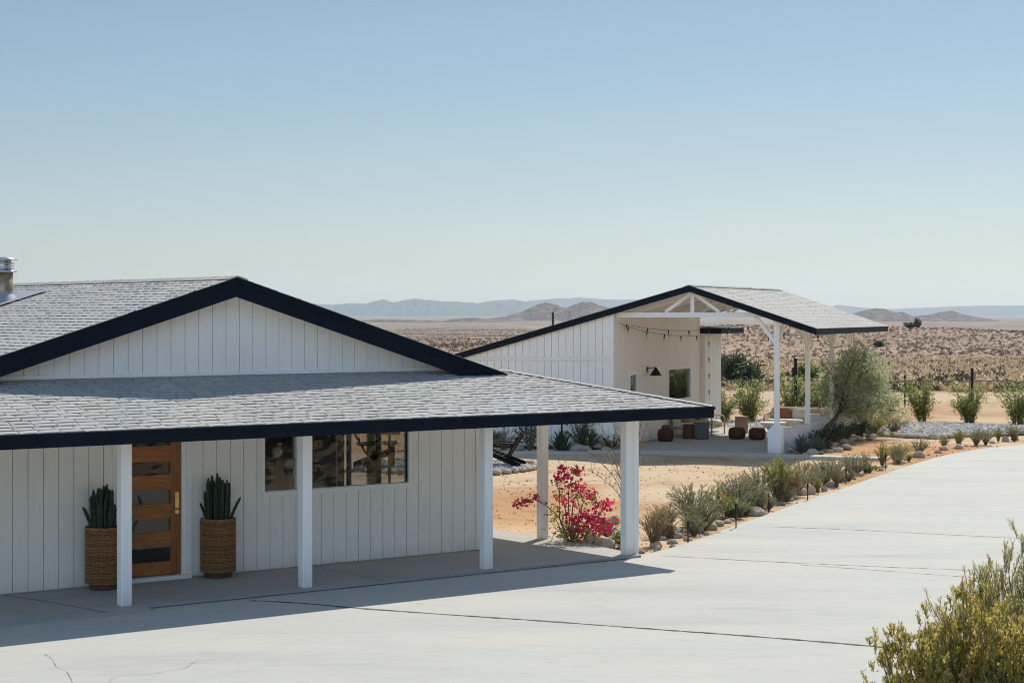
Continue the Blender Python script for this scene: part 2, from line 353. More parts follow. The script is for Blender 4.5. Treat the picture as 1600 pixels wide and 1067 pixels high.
def groundmat():
    m, t, b = nodes('desert_soil')
    g = N(t, 'ShaderNodeNewGeometry'); sp = N(t, 'ShaderNodeSeparateXYZ'); t.links.new(g.outputs['Position'], sp.inputs[0])
    def noise_(scale, detail=6.0, rough=.6, dist=0.0):
        n = N(t, 'ShaderNodeTexNoise', Scale=scale, Detail=detail, Roughness=rough, Distortion=dist); t.links.new(g.outputs['Position'], n.inputs['Vector']); return n.outputs['Fac']
    n_big = noise_(.16, 6.0, .6, .5); n_mid = noise_(1.1, 8.0, .7); n_fine = noise_(14.0, 6.0, .75)
    yard = ramp(t, n_big, [(.30, (.43,.235,.112)), (.43, (.48,.30,.165)), (.51, (.53,.40,.262)), (.72, (.57,.45,.31))])
    yard2 = ramp(t, n_mid, [(.30, (.74,.66,.58)), (.48, (1,1,1)), (.75, (1.1,1.1,1.1))])
    yard3 = ramp(t, n_fine, [(.28, (.62,.56,.50)), (.42, (1,1,1)), (.8, (1.05,1.05,1.05))])
    a = N(t, 'ShaderNodeMix', data_type='RGBA', blend_type='MULTIPLY'); a.inputs[0].default_value = 1; t.links.new(yard.outputs[0], a.inputs[6]); t.links.new(yard2.outputs[0], a.inputs[7])
    c = N(t, 'ShaderNodeMix', data_type='RGBA', blend_type='MULTIPLY'); c.inputs[0].default_value = 1; t.links.new(a.outputs[2], c.inputs[6]); t.links.new(yard3.outputs[0], c.inputs[7])
    far = ramp(t, noise_(.02, 8.0, .65), [(.3, (.25,.172,.125)), (.5, (.34,.24,.172)), (.7, (.42,.30,.212))])
    far2 = ramp(t, noise_(.35, 6.0, .7), [(.3, (.62,.60,.60)), (.6, (1.08,1.08,1.08))])
    fa = N(t, 'ShaderNodeMix', data_type='RGBA', blend_type='MULTIPLY'); fa.inputs[0].default_value = 1; t.links.new(far.outputs[0], fa.inputs[6]); t.links.new(far2.outputs[0], fa.inputs[7])
    mr = N(t, 'ShaderNodeMapRange'); mr.inputs['From Min'].default_value = 80; mr.inputs['From Max'].default_value = 110; t.links.new(sp.outputs['Y'], mr.inputs['Value'])
    x = N(t, 'ShaderNodeMix', data_type='RGBA'); t.links.new(mr.outputs[0], x.inputs[0]); t.links.new(c.outputs[2], x.inputs[6]); t.links.new(fa.outputs[2], x.inputs[7])
    mr2 = N(t, 'ShaderNodeMapRange'); mr2.inputs['From Min'].default_value = 480; mr2.inputs['From Max'].default_value = 900; t.links.new(sp.outputs['Y'], mr2.inputs['Value'])
    plainc = ramp(t, noise_(.012, 10.0, .8), [(.34, (.13,.105,.09)), (.5, (.24,.185,.15)), (.64, (.40,.31,.24))])
    y = N(t, 'ShaderNodeMix', data_type='RGBA'); t.links.new(mr2.outputs[0], y.inputs[0]); t.links.new(x.outputs[2], y.inputs[6]); t.links.new(plainc.outputs[0], y.inputs[7])
    t.links.new(y.outputs[2], b.inputs['Base Color']); b.inputs['Roughness'].default_value = .95; b.inputs['Specular IOR Level'].default_value = .1
    bp = N(t, 'ShaderNodeBump', Strength=.6, Distance=.04); t.links.new(n_fine, bp.inputs['Height']); t.links.new(bp.outputs[0], b.inputs['Normal'])
    return m
M['ground'] = groundmat()

def build_ground():
    rr = np.concatenate([np.linspace(0, 70, 141)[1:], np.geomspace(71, 45000, 190)]); th = np.concatenate([np.linspace(R(55), R(125), 180), np.linspace(R(125), R(415), 120)[1:-1]])
    T, Rr = np.meshgrid(th, rr); X = Rr*np.cos(T); Y = Rr*np.sin(T); Z = ground_z(X, Y)
    near = np.clip((72-Rr)/10, 0, 1)*.012; Z = Z + near*(np.sin(X*2.3+Y*1.1)+np.sin(X*1.1-Y*3.1))
    V = np.stack([X, Y, Z], -1).reshape(-1, 3); n = len(th); mb = MB()
    mb.v = [tuple(p) for p in V] + [(0, 0, -.06)]
    k = len(V)
    for j in range(n): mb.f.append((k, j, (j+1) % n))
    for i in range(len(rr)-1):
        for j in range(n): mb.f.append((i*n+j, (i+1)*n+j, (i+1)*n+(j+1) % n, i*n+(j+1) % n))
    tag(mb.build('ground', M['ground'], smooth=True), kind='structure')
build_ground()

def sheet(name, pts, z, mat, thick=0.0, kind='structure'):
    P = [Vector((p[0], p[1], 0)) for p in pts]
    tris = tessellate_polygon([P]); mb = MB(); n = len(P)
    area = sum(P[i].x*P[(i+1) % n].y - P[(i+1) % n].x*P[i].y for i in range(n))
    vs = [(p.x, p.y, z) for p in P]; fs = []
    for tr in tris:
        a, b_, c = (P[i] for i in tr)
        fs.append(tr if (b_-a).cross(c-a).z > 0 else tr[::-1])
    if thick:
        vs += [(p.x, p.y, z-thick) for p in P]
        for i in range(n):
            q = (i, i+n, (i+1) % n+n, (i+1) % n); fs.append(q if area > 0 else q[::-1])
    mb.add(vs, fs)
    return tag(mb.build(name, mat), kind=kind)
def smooth_line(pts, k=8):
    pts = [Vector(p) for p in pts]; out = []
    for i in range(len(pts)-1):
        p0 = pts[max(i-1,0)]; p1 = pts[i]; p2 = pts[i+1]; p3 = pts[min(i+2,len(pts)-1)]
        for j in range(k):
            t = j/k; out.append(.5*((2*p1)+(p2-p0)*t+(2*p0-5*p1+4*p2-p3)*t*t+(3*p1-p0-3*p2+p3)*t**3))
    out.append(pts[-1]); return out
ZD = -.035                                # driveway level, a little below the porch slab
edge_px = [(1000,869),(1022,862),(1060,852),(1100,839),(1150,820),(1200,803),(1250,785),(1300,769),(1350,751),(1400,734),(1450,718),(1500,706),(1550,699),(1600,695)]
EDGE = smooth_line([at(*p, ZD) for p in edge_px], 6)
drive = [p for p in EDGE] + [Vector((20,51.0,0)), Vector((42,56,0)), Vector((42,47,0)), Vector((17,36,0)), Vector((9.3,23,0)), Vector((6.4,15.5,0)), Vector((5.2,8,0)), Vector((5,-14,0)), Vector((-24,-14,0))]
drive += [A.w(-15.5, -1.9), A.w(1.5, -1.78)]
sheet('driveway', [(p.x, p.y) for p in drive], ZD, M['concrete'], .1)
def strip(name, pts, w_, z, mat, wob=.0):
    mb = MB(); L = []; 
    for i, p in enumerate(pts):
        p = Vector((p[0], p[1], 0)); q = Vector((pts[min(i+1,len(pts)-1)][0], pts[min(i+1,len(pts)-1)][1], 0)); o = Vector((pts[max(i-1,0)][0], pts[max(i-1,0)][1], 0))
        d = (q-o).normalized(); s_ = Vector((-d.y, d.x, 0)); ww = w_*(1+wob*random.uniform(-1,1)); c = p + s_*random.uniform(-.2,.2)*w_*wob
        L += [(c+s_*ww/2)[:2]+(z,), (c-s_*ww/2)[:2]+(z,)]
    mb.add(L, [(2*i, 2*i+1, 2*i+3, 2*i+2) for i in range(len(pts)-1)])
    return tag(mb.build(name, mat), kind='structure')
def line_px(pp, k=14): return smooth_line([at(x, y, ZD) for x, y in pp], k)
strip('driveway_joint', line_px([(392,938),(470,942),(560,950),(700,960),(850,970),(1000,981),(1150,992),(1290,1003),(1480,1020),(1700,1040)]), .05, ZD+.004, M['joint'], .6)
strip('driveway_joint', line_px([(1030,868),(1200,877),(1350,884),(1500,890),(1700,897)]), .024, ZD+.004, M['joint_faint'], .7)
strip('driveway_joint', line_px([(1250,882),(1400,893),(1520,902)]), .018, ZD+.005, M['joint_faint'], .7)
strip('driveway_joint', line_px([(1180,822),(1320,827),(1500,836),(1700,846)]), .024, ZD+.004, M['joint_faint'], .6)

for cr in ([(70,1022),(82,1030),(88,1041),(104,1049),(112,1063),(120,1080)], [(165,1074),(172,1063),(181,1058),(205,1054),(235,1053),(266,1047),(290,1043),(304,1034),(330,1030),(372,1027)]):
    strip('driveway_crack', line_px(cr, 6), .005, ZD+.0045, M['joint_faint'], .9)
# porch slab, its front edge a real step; a wider piece left of the first post
slab = [A.w(-15.5,-2.06), A.w(-6.35,-2.10), A.w(-6.3,-1.86), A.w(1.52,-1.86), A.w(1.60,-1.3), A.w(1.72,-.4), A.w(1.80,.5), A.w(1.66,1.2), A.w(1.7,2.2), A.w(.05,2.4), A.w(.05,.3), A.w(-15.5,.3)]
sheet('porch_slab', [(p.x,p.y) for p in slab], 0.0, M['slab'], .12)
strip('slab_joint', [A.w(u_,-1.875) for u_ in np.arange(-6.3,1.5,.26)], .035, ZD+.005, M['joint'], .4)
strip('slab_joint', [A.w(-7.35,-.02), A.w(-7.1,-1.0), A.w(-6.9,-2.05)], .02, .003, M['joint'])
strip('slab_joint', [A.w(-2.9,-.02), A.w(-2.9,-1.85)], .012, .003, M['joint'])

# far hills and mountains: real height fields at their distance
def hill(name, D, depth, prof, mat, base, nx=420, ny=40, rough=.26, seed=0, flank=1.2):
    px = [p[0] for p in prof]; py = [p[1] for p in prof]; mb = MB(); xs = np.linspace(px[0], px[-1], nx); vs = []
    for j in range(ny):
        k = -1 + 2*j/(ny-1)
        for x in xs:
            a = (x-800)/F_PX; d = D*(1 + depth*k); y = np.interp(x, px, py); top = CAM_H + (Y_HZ-y)/F_PX*D
            nz = noise.fractal(Vector((x*.05+seed, k*3.2, seed)), .9, 2.1, 5); rg = abs(noise.noise(Vector((x*.07+seed+.5*nz, k*1.3, seed*2))))*2
            sh = max(0, 1-abs(k)**flank - rough*(.25+.7*nz+.9*rg)*min(1, abs(k)*4)*(1-abs(k)*.6))
            if abs(k) < .02: sh = 1 + .07*nz
            vs.append((a*d, d, base + (top-base)*sh))
    fs = [(j*nx+i, j*nx+i+1, (j+1)*nx+i+1, (j+1)*nx+i) for j in range(ny-1) for i in range(nx-1)]
    mb.add(vs, fs); return tag(mb.build(name, mat, smooth=True), kind='structure')
def rockface(name, cols, scale):
    m, t, b = nodes(name); g = N(t, 'ShaderNodeNewGeometry'); n1 = N(t, 'ShaderNodeTexNoise', Scale=scale, Detail=10.0, Roughness=.75); t.links.new(g.outputs['Position'], n1.inputs['Vector'])
    rp = ramp(t, n1.outputs['Fac'], [(.34, cols[0]), (.5, cols[1]), (.62, cols[2])]); t.links.new(rp.outputs[0], b.inputs['Base Color']); b.inputs['Roughness'].default_value = .95; return m
M['hill'] = rockface('hill_rock', [(.016,.014,.018),(.070,.052,.050),(.25,.185,.135)], .045)
M['mount'] = plain('mountain_rock', (.09,.085,.085), .95, .25, .004, coord='Object')
hill('hills', 4200, .10, [(700,507),(735,503),(765,497),(790,494),(815,487),(840,475),(852,472),(868,475),(885,481),(898,475),(912,470),(926,471),(940,478),(960,481),(985,489),(1020,495),(1060,499),(1110,503),(1160,507)], M['hill'], -13, seed=1.3)
hill('hills', 4000, .10, [(1230,508),(1265,503),(1290,500),(1320,494),(1345,486),(1368,481),(1384,482),(1400,488),(1412,487),(1425,494),(1450,492),(1470,487),(1488,485),(1502,490),(1520,494),(1550,499),(1590,507),(1640,511)], M['hill'], -13, seed=4.1)
hill('hills', 3300, .06, [(520,506),(560,501),(590,499),(640,500),(690,501),(718,497),(745,496),(775,501),(820,505),(900,508)], M['hill'], -12.5, seed=6.7, nx=120)
hill('mountains', 13500, .09, [(300,492),(380,482),(450,476),(486,474),(520,476),(545,473),(570,474),(598,467),(615,472),(640,467),(650,466),(690,470),(720,471),(745,473),(772,469),(800,467),(830,472),(850,476)], M['mount'], -20, seed=9.0, nx=200)
hill('mountains', 15500, .09, [(760,482),(800,473),(840,468),(870,466),(905,464),(940,467),(975,468),(1010,466),(1060,470),(1120,474),(1200,478),(1290,480),(1310,476),(1345,480),(1380,483),(1430,481),(1500,478),(1550,477),(1600,477),(1680,474),(1760,478)], M['mount'], -20, seed=12.0, nx=260)

# ------------------------------------------------------------------ roofs of real shingles
def shingles(mb, O, S, T, smin, smax, tlen, expo=.127, tab=.262, lift=.0125, gap=.013):
    """O corner of the eave, S along the eave, T up the slope; smin/smax are functions of t"""
    O = Vector(O); S = Vector(S).normalized(); T = Vector(T).normalized(); Nn = S.cross(T).normalized()
    if Nn.z < 0: Nn = -Nn
    rows = int(tlen/expo)+1
    arr = []
    for r in range(rows):
        t0 = r*expo; t1 = min(t0+expo*1.05, tlen); off = (r*.42 % 1)*tab + random.uniform(-.025,.025)
        lo = min(smin(t0), smin(t1)); hi = max(smax(t0), smax(t1)); s0 = math.floor((lo-off)/tab)*tab+off; wave = [random.uniform(-.003,.003) for _ in range(3)]
        s = s0
        sink = random.uniform(-.004,.004)
        while s < hi:
            wd = tab + random.uniform(-.022,.022)
            a0 = max(s+gap/2, smin(t0)); a1 = max(s+gap/2, smin(t1)); b0 = min(s+wd-gap/2, smax(t0)); b1 = min(s+wd-gap/2, smax(t1)); s += wd
            if b0-a0 < .02 and b1-a1 < .02: continue
            b0 = max(b0, a0+.001); b1 = max(b1, a1+.001)
            h = lift + random.uniform(-.004,.004); dt = sink*math.sin(s*.9+r) + random.uniform(-.003,.003); e0 = random.uniform(.003,.006); q0 = random.uniform(.10,.30); q1 = random.uniform(.70,.92)
            P = lambda ss, tt, hh: O + S*ss + T*tt + Nn*hh
            lo_ = [(a0,e0),(a0+(b0-a0)*q0,h),(a0+(b0-a0)*q1,h),(b0,e0)]
            vs = [P(x,t0+dt,y) for x,y in lo_] + [P(a1+(b1-a1)*k,t1,.002) for k in (0,q0,q1,1)] + [P(x,t0+dt,-.002) for x,y in lo_] + [P(a1,t1,-.002),P(b1,t1,-.002)]
            mb.add(vs, [(0,1,5,4),(1,2,6,5),(2,3,7,6),(8,9,1,0),(9,10,2,1),(10,11,3,2),(12,8,0,4),(11,13,7,3)])
def caps(mb, a, b, w_=.26, step=.15, n1=Vector((0,0,1)), side=None, drop=.05):
    """overlapping cap shingles along a ridge or hip; side = horizontal vector across it, drop = fall over half a width"""
    a = Vector(a); b = Vector(b); L = (b-a).length; d = (b-a)/L; k = int(L/step)
    for i in range(k):
        p = a + d*(i*step); q = a + d*min(L, i*step+step*1.3); up = Vector((0,0,.019+random.uniform(-.003,.003))); up2 = Vector((0,0,.013)); sd_ = side*(w_/2); dr = Vector((0,0,-drop))
        vs = [p+up, p+up+sd_+dr, q+up2+sd_+dr, q+up2, p+up-sd_+dr, q+up2-sd_+dr, p+up2*.2, p+sd_+dr+up2*.2, p-sd_+dr+up2*.2]
        mb.add(vs, [(0,1,2,3),(4,0,3,5),(6,7,1,0),(8,6,0,4)])

# ------------------------------------------------------------------ the house
house = thing('house', 'long low white board house with navy gable edges, grey shingle roof and front porch', 'house', A.w(0,0,0), A.a)
SL = .307; UA, ZA = -4.238, 3.986; VR = -.30            # main gable: apex, rake plane
Q = 2.2; EC = 2.569; ZE, ZW = 2.144, 2.661              # porch eave line and where its roof meets the wall
PS = (ZW-ZE)/Q
def rects(u0, u1, z0, z1, holes):
    """split a rectangle round holes"""
    out = [(u0,u1,z0,z1)]
    for (a,b,c,d) in holes:
        nxt = []
        for (p,q,r,s) in out:
            if b <= p or a >= q or d <= r or c >= s: nxt.append((p,q,r,s)); continue
            if a > p: nxt.append((p,a,r,s))
            if b < q: nxt.append((b,q,r,s))
            m0, m1 = max(a,p), min(b,q)
            if c > r: nxt.append((m0,m1,r,c))
            if d < s: nxt.append((m0,m1,d,s))
        out = nxt
    return out
WIN = (-3.66,-1.30,1.06,1.97); DOOR = (-5.82,-4.84,.0,2.16)
wall = MB()
for (p,q,r,s) in rects(-13, .0, .0, 2.64, [WIN, DOOR]): wall.box(p,q,.026,.10,r,s)            # sheathing behind the boards
bw = .2035; k = 0; u = -.11
while u > -12.9:
    for (p,q,r,s) in rects(u-bw+.010, u, .012+random.uniform(0,.004), 2.60, [(WIN[0]-.05,WIN[1]+.05,WIN[2]-.06,9), (DOOR[0]-.07,DOOR[1]+.07,0,9)]):
        if q-p > .02: wall.box(p,q,0,.0245,r,s)
    u -= bw
wall.box(-.105,.012,-.018,.10,.012,2.60)                                                       # corner board
wall.box(-13,-12.9,.10,9,0,2.6); wall.box(-12.9,0,8.9,9,0,2.6)                                 # left end and rear
for (p,q,r,s) in rects(.10, 8.9, 0, 2.6, [(1.75,3.95,.05,2.1)]): wall.box(-.10,0,p,q,r,s)      # right side with the sliding door's opening
wall.build('wall', M['white'], house)
# gable end above the porch roof
gab = MB(); u = -12.6
def ztop(u): return ZA - SL*abs(u-UA) - .12
u = UA - bw*24
while u < .30:
    a, b = u+.009, u+bw; zb = ZW - .02
    za, zb_ = ztop(a), ztop(b)
    if max(za, zb_) > zb + .02:
        if (a < UA < b): poly = [(a,zb),(b,zb),(b,zb_),(UA,ztop(UA)),(a,za)]
        else: poly = [(a,zb),(b,zb),(b,max(zb_,zb+.001)),(a,max(za,zb+.001))]
        gab.prism(poly, lambda p,q,t: (p,t,q), .008+random.uniform(0,.003), .030)
    u += bw
gab.prism([(UA-4.2,ZW-.03),(UA+4.2,ZW-.03),(UA,ztop(UA))], lambda p,q,t: (p,t,q), .032, .10)
gab.build('gable_wall', M['white'], house)
MB().box(-9.0,-.05,-.022,.012,ZW+.012,ZW+.062).build('gable_trim', M['white_trim'], house)
# main roof: deck, soffit, shingles on both slopes
def rake(sgn, v0, v1, du, z_hi, z_lo):
    """slab under one slope between two depths below the roof surface"""
    a = (UA, ZA-z_hi); b = (UA+sgn*du, ZA-SL*du-z_hi); c = (UA+sgn*du, ZA-SL*du-z_lo); d = (UA, ZA-z_lo)
    return [a,b,c,d], v0, v1
deck = MB()
for sg in (-1,1):
    p, a, b = rake(sg, VR+.04, 9.2, 4.42, .012, .10); deck.prism(p, lambda x,y,t: (x,t,y), a, b)
deck.build('roof_deck', M['white'], house)
fas = MB()
for sg in (-1,1):
    p, a, b = rake(sg, VR, VR+.038, 4.44, .0, .262); fas.prism(p, lambda x,y,t: (x,t,y), a, b)
    e0 = UA+sg*4.42; e1 = UA+sg*4.46; ze = ZA-SL*4.42; fas.box(min(e0,e1),max(e0,e1),VR+.04,9.2,ze-.2,ze-.01)
fas.build('fascia', M['navy'], house)
dr = MB()
for sg in (-1,1):
    p, a, b = rake(sg, VR-.014, VR-.002, 4.44, -.002, .075); dr.prism(p, lambda x,y,t: (x,t,y), a, b)
dr.build('rake_trim', M['navy'], house)
sh = MB(); cs = 1/math.sqrt(1+SL*SL); LR = 4.50/cs
for sg in (-1,1):
    O = (UA+sg*4.50, VR-.03, ZA-SL*4.50); shingles(sh, O, (0,1,0), (-sg*1,0,SL), lambda t: 0.0, lambda t: 9.3, LR)
caps(sh, (UA, VR-.03, ZA), (UA, 9.2, ZA), .30, .15, side=Vector((1,0,0)), drop=.046)
sh.build('roof', M['shingle'], house)
MB().prism([(UA,ZA-.004),(UA+4.46,ZA-SL*4.46-.004),(UA+4.46,ZA-SL*4.46-.0115),(UA,ZA-.0115),(UA-4.46,ZA-SL*4.46-.0115),(UA-4.46,ZA-SL*4.46-.004)], lambda x,y,t:(x,t,y), VR+.002, 9.2).build('roof_felt', M['felt'], house)
# porch roof: front slope, hip, side slope
VE = 3.2
pr = MB(); tl = math.hypot(Q, ZW-ZE)
ct = Q/tl
O = (EC+.03, -Q-.03, ZE-.007)
shingles(pr, (-13.5, -Q-.03, ZE-.007), (1,0,0), (0,Q,ZW-ZE), lambda t: 0.0, lambda t: 13.5+EC+.03-t*ct, tl+.02)
shingles(pr, (EC+.03, -Q-.03, ZE-.007), (0,1,0), (-Q,0,ZW-ZE), lambda t: t*ct, lambda t: Q+VE, tl+.02)
caps(pr, (EC+.02, -Q-.02, ZE), (EC-Q, 0, ZW), .24, .15, side=Vector((1,1,0)).normalized(), drop=.018)
pr.build('porch_roof', M['shingle'], house)
pd = MB(); t_ = .012
for hi, lo, nm in ((.010, .11, 'deck'),):
    vs = []
    for dz in (hi, lo): vs += [(-13.5,-Q,ZE-dz),(EC,-Q,ZE-dz),(EC,VE,ZE-dz),(EC-Q,VE,ZW-dz),(EC-Q,0,ZW-dz),(-13.5,0,ZW-dz)]
    pd.add(vs, [(0,1,4,5),(1,2,3,4),(11,10,7,6),(10,9,8,7),(0,6,7,1),(1,7,8,2),(2,8,9,3),(3,9,10,4),(4,10,11,5),(5,11,6,0)])
pd.build('porch_ceiling', M['white'], house)
vs = [(-13.5,-Q-.012,ZE-.0095),(EC+.012,-Q-.012,ZE-.0095),(EC+.012,VE,ZE-.0095),(EC-Q,VE,ZW-.006),(EC-Q,0,ZW-.006),(-13.5,0,ZW-.006)]
MB().add(vs, [(0,1,4,5),(1,2,3,4)]).build('porch_roof_felt', M['felt'], house)
pf = MB(); pf.box(-13.5, EC+.038, -Q-.038, -Q-.001, ZE-.172, ZE-.012); pf.box(EC+.001, EC+.038, -Q, VE, ZE-.172, ZE-.012)
pf.build('porch_fascia', M['navy'], house)
MB().box(-13.5, EC+.052, -Q-.052, -Q-.040, ZE-.055, ZE-.010).build('porch_trim', M['navy'], house)
# porch beam and posts
bm_ = MB(); bm_.box(-13.4, 1.62, -1.74, -1.60, 1.955, 2.02); bm_.box(1.48, 1.62, -1.58, 3.0, 1.955, 2.02); bm_.build('porch_beam', M['white_trim'], house)
def post(u, v, wu=.14, wv=.14):
    m = MB(); c = .012
    a, b = wu/2, wv/2; pl = [(-a+c,-b),(a-c,-b),(a,-b+c),(a,b-c),(a-c,b),(-a+c,b),(-a,b-c),(-a,-b+c)]
    m.prism(pl, lambda x,y,t: (u+x, v+y, t), .0, 1.954)
    m.build('porch_post', M['post'], house)
for u in (-9.6,-6.49,-3.985,-1.115): post(u, -1.66)
post(1.40,-1.68); post(1.545,-1.66,.12,.12); post(1.56,.53,.14,.14); post(1.56,2.8)
# the window
wf = MB(); a,b,c,d = WIN
fr = MB(); fr.box(a-.05,b+.05,-.030,.004,c-.06,c); fr.box(a-.05,a,-.028,.004,c,d); fr.box(b,b+.05,-.028,.004,c,d); fr.box(a-.05,b+.05,-.030,.004,d,d+.06)
fr.box(a,b,.004,.10,c-.02,c+.012); fr.box(-3.150,-3.075,-.020,.10,c+.012,d)
fro = fr.build('window', M['white_trim'], house)
MB().box(a,-3.150,.030,.036,c+.012,d).build('pane', M['glass'], fro); MB().box(-3.075,b,.030,.036,c+.012,d).build('pane', M['glass'], fro)
for g0,g1,g2 in ((a,a+.014,.020),(b-.014,b,.020),(-2.36,-2.345,.05)): MB().box(g0,g1,g2,g2+.028,c+.012,d).build('gasket', M['black'], fro)
# the door
du0, du1 = -5.755, -4.906
door = MB(); L5 = [(.239,.437),(.627,.805),(.999,1.185),(1.379,1.557),(1.760,1.94)]
s0, s1 = du0+.13, -5.055; zs = [.07]+[z for l in L5 for z in l]+[2.08]
for i in range(0,len(zs),2): door.box(s0,s1,.012,.055,zs[i],zs[i+1])
dro = door.build('door', M['door_rail'], house)
st = MB(); st.box(du0,s0,.009,.058,.07,2.08); st.box(s1,du1,.009,.058,.07,2.08); st.build('door_stile', M['door_stile'], dro)
for z0,z1 in L5: MB().box(s0,s1,.030,.036,z0,z1).build('door_pane', M['glass'], dro)
mb = MB(); mb.box(-4.992,-4.937,-.003,.009,.86,1.14); mb.build('lock_plate', M['brass'], dro)
mb = MB(); mb.tube([(-4.965,-.003,1.08),(-4.965,-.018,1.08)], .016, 10); mb.build('lock_cylinder', M['brass'], dro)
mb = MB(); mb.tube([(-4.965,-.003,.925),(-4.965,-.05,.925),(-4.99,-.058,.925),(-5.065,-.058,.905)], .011, 8); mb.build('handle', M['brass'], dro)
dt = MB(); dt.box(du1+.004,-4.84,-.01,.10,.03,2.14); dt.box(-4.838,-4.765,-.028,.013,.012,2.2); dt.box(-5.82,du0-.004,-.01,.10,.03,2.14); dt.box(-5.89,-5.822,-.028,.013,.012,2.2); dt.box(-5.82,-4.84,-.01,.10,2.09,2.16)
dt.build('door_frame', M['white_trim'], house)
MB().box(-5.84,-4.80,-.10,.10,.004,.055).build('door_sill', M['white_trim'], house)
# inside: floor, inner walls, sliding glass door on the far side
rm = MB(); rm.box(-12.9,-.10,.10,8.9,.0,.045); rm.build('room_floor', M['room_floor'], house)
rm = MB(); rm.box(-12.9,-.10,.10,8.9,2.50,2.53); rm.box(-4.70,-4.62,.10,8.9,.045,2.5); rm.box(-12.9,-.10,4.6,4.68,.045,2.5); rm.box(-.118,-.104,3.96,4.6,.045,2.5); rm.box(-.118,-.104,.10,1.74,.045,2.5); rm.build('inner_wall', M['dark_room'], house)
sd_ = MB()
for v in (1.76,2.72,3.62,3.90): sd_.box(-.09,-.03,v-.028,v+.028,.06,2.08)
sd_.box(-.09,-.03,1.76,3.9,.05,.10); sd_.box(-.09,-.03,1.76,3.9,2.05,2.10)
so = sd_.build('sliding_door', M['black'], house)
MB().box(-.062,-.056,1.785,3.875,.10,2.05).build('glass_panel', M['glass'], so)
MB().box(-.05,-.044,2.75,3.10,.10,2.05).build('tinted_panel', M['tint_glass'], so)
# flue
fl = thing('flue_pipe', 'shiny metal flue pipe with a cap rising from the house roof', 'flue', A.w(-5.26,5.3,0), A.a)
zr = ZA - SL*1.02
M['tan_steel'] = plain('reflection_tinted_steel', (.36,.26,.17), .40, .35, 5, metal=.7)  # tan of the mirrored surroundings put into the steel's own colour
MB().lathe([(.145,zr-.1),(.145,zr+.46)], 28).build('pipe', M['tan_steel'], fl, True)
cp = MB(); cp.lathe([(.16,zr+.46),(.205,zr+.465),(.205,zr+.485),(.15,zr+.49)], 28)
for zz in (.52,.56,.60): cp.lathe([(.13,zr+zz-.012),(.165,zr+zz-.008),(.165,zr+zz+.006),(.13,zr+zz+.010)], 28)
cp.lathe([(.12,zr+.46),(.12,zr+.66)], 20); cp.lathe([(.215,zr+.655),(.215,zr+.668),(.05,zr+.70)], 28); cp.build('cap', M['steel'], fl, True)
fc = MB(); fc.lathe([(.31,-.08),(.155,.13),(.15,.17)], 28, (0,0,zr)); fc.build('flashing_cone', M['flash'], fl)
p = MB(); p.add([(-.55,-.5,zr-.55*SL+.03),(.52,-.5,zr+.52*SL+.03),(.52,.5,zr+.52*SL+.03),(-.55,.5,zr-.55*SL+.03)], [(0,1,2,3)])
p.add([(-.55,-.5,zr-.55*SL+.01),(.52,-.5,zr+.52*SL+.01),(.52,.5,zr+.52*SL+.01),(-.55,.5,zr-.55*SL+.01)], [(3,2,1,0)]); p.build('flashing_plate', M['flash'], fl)

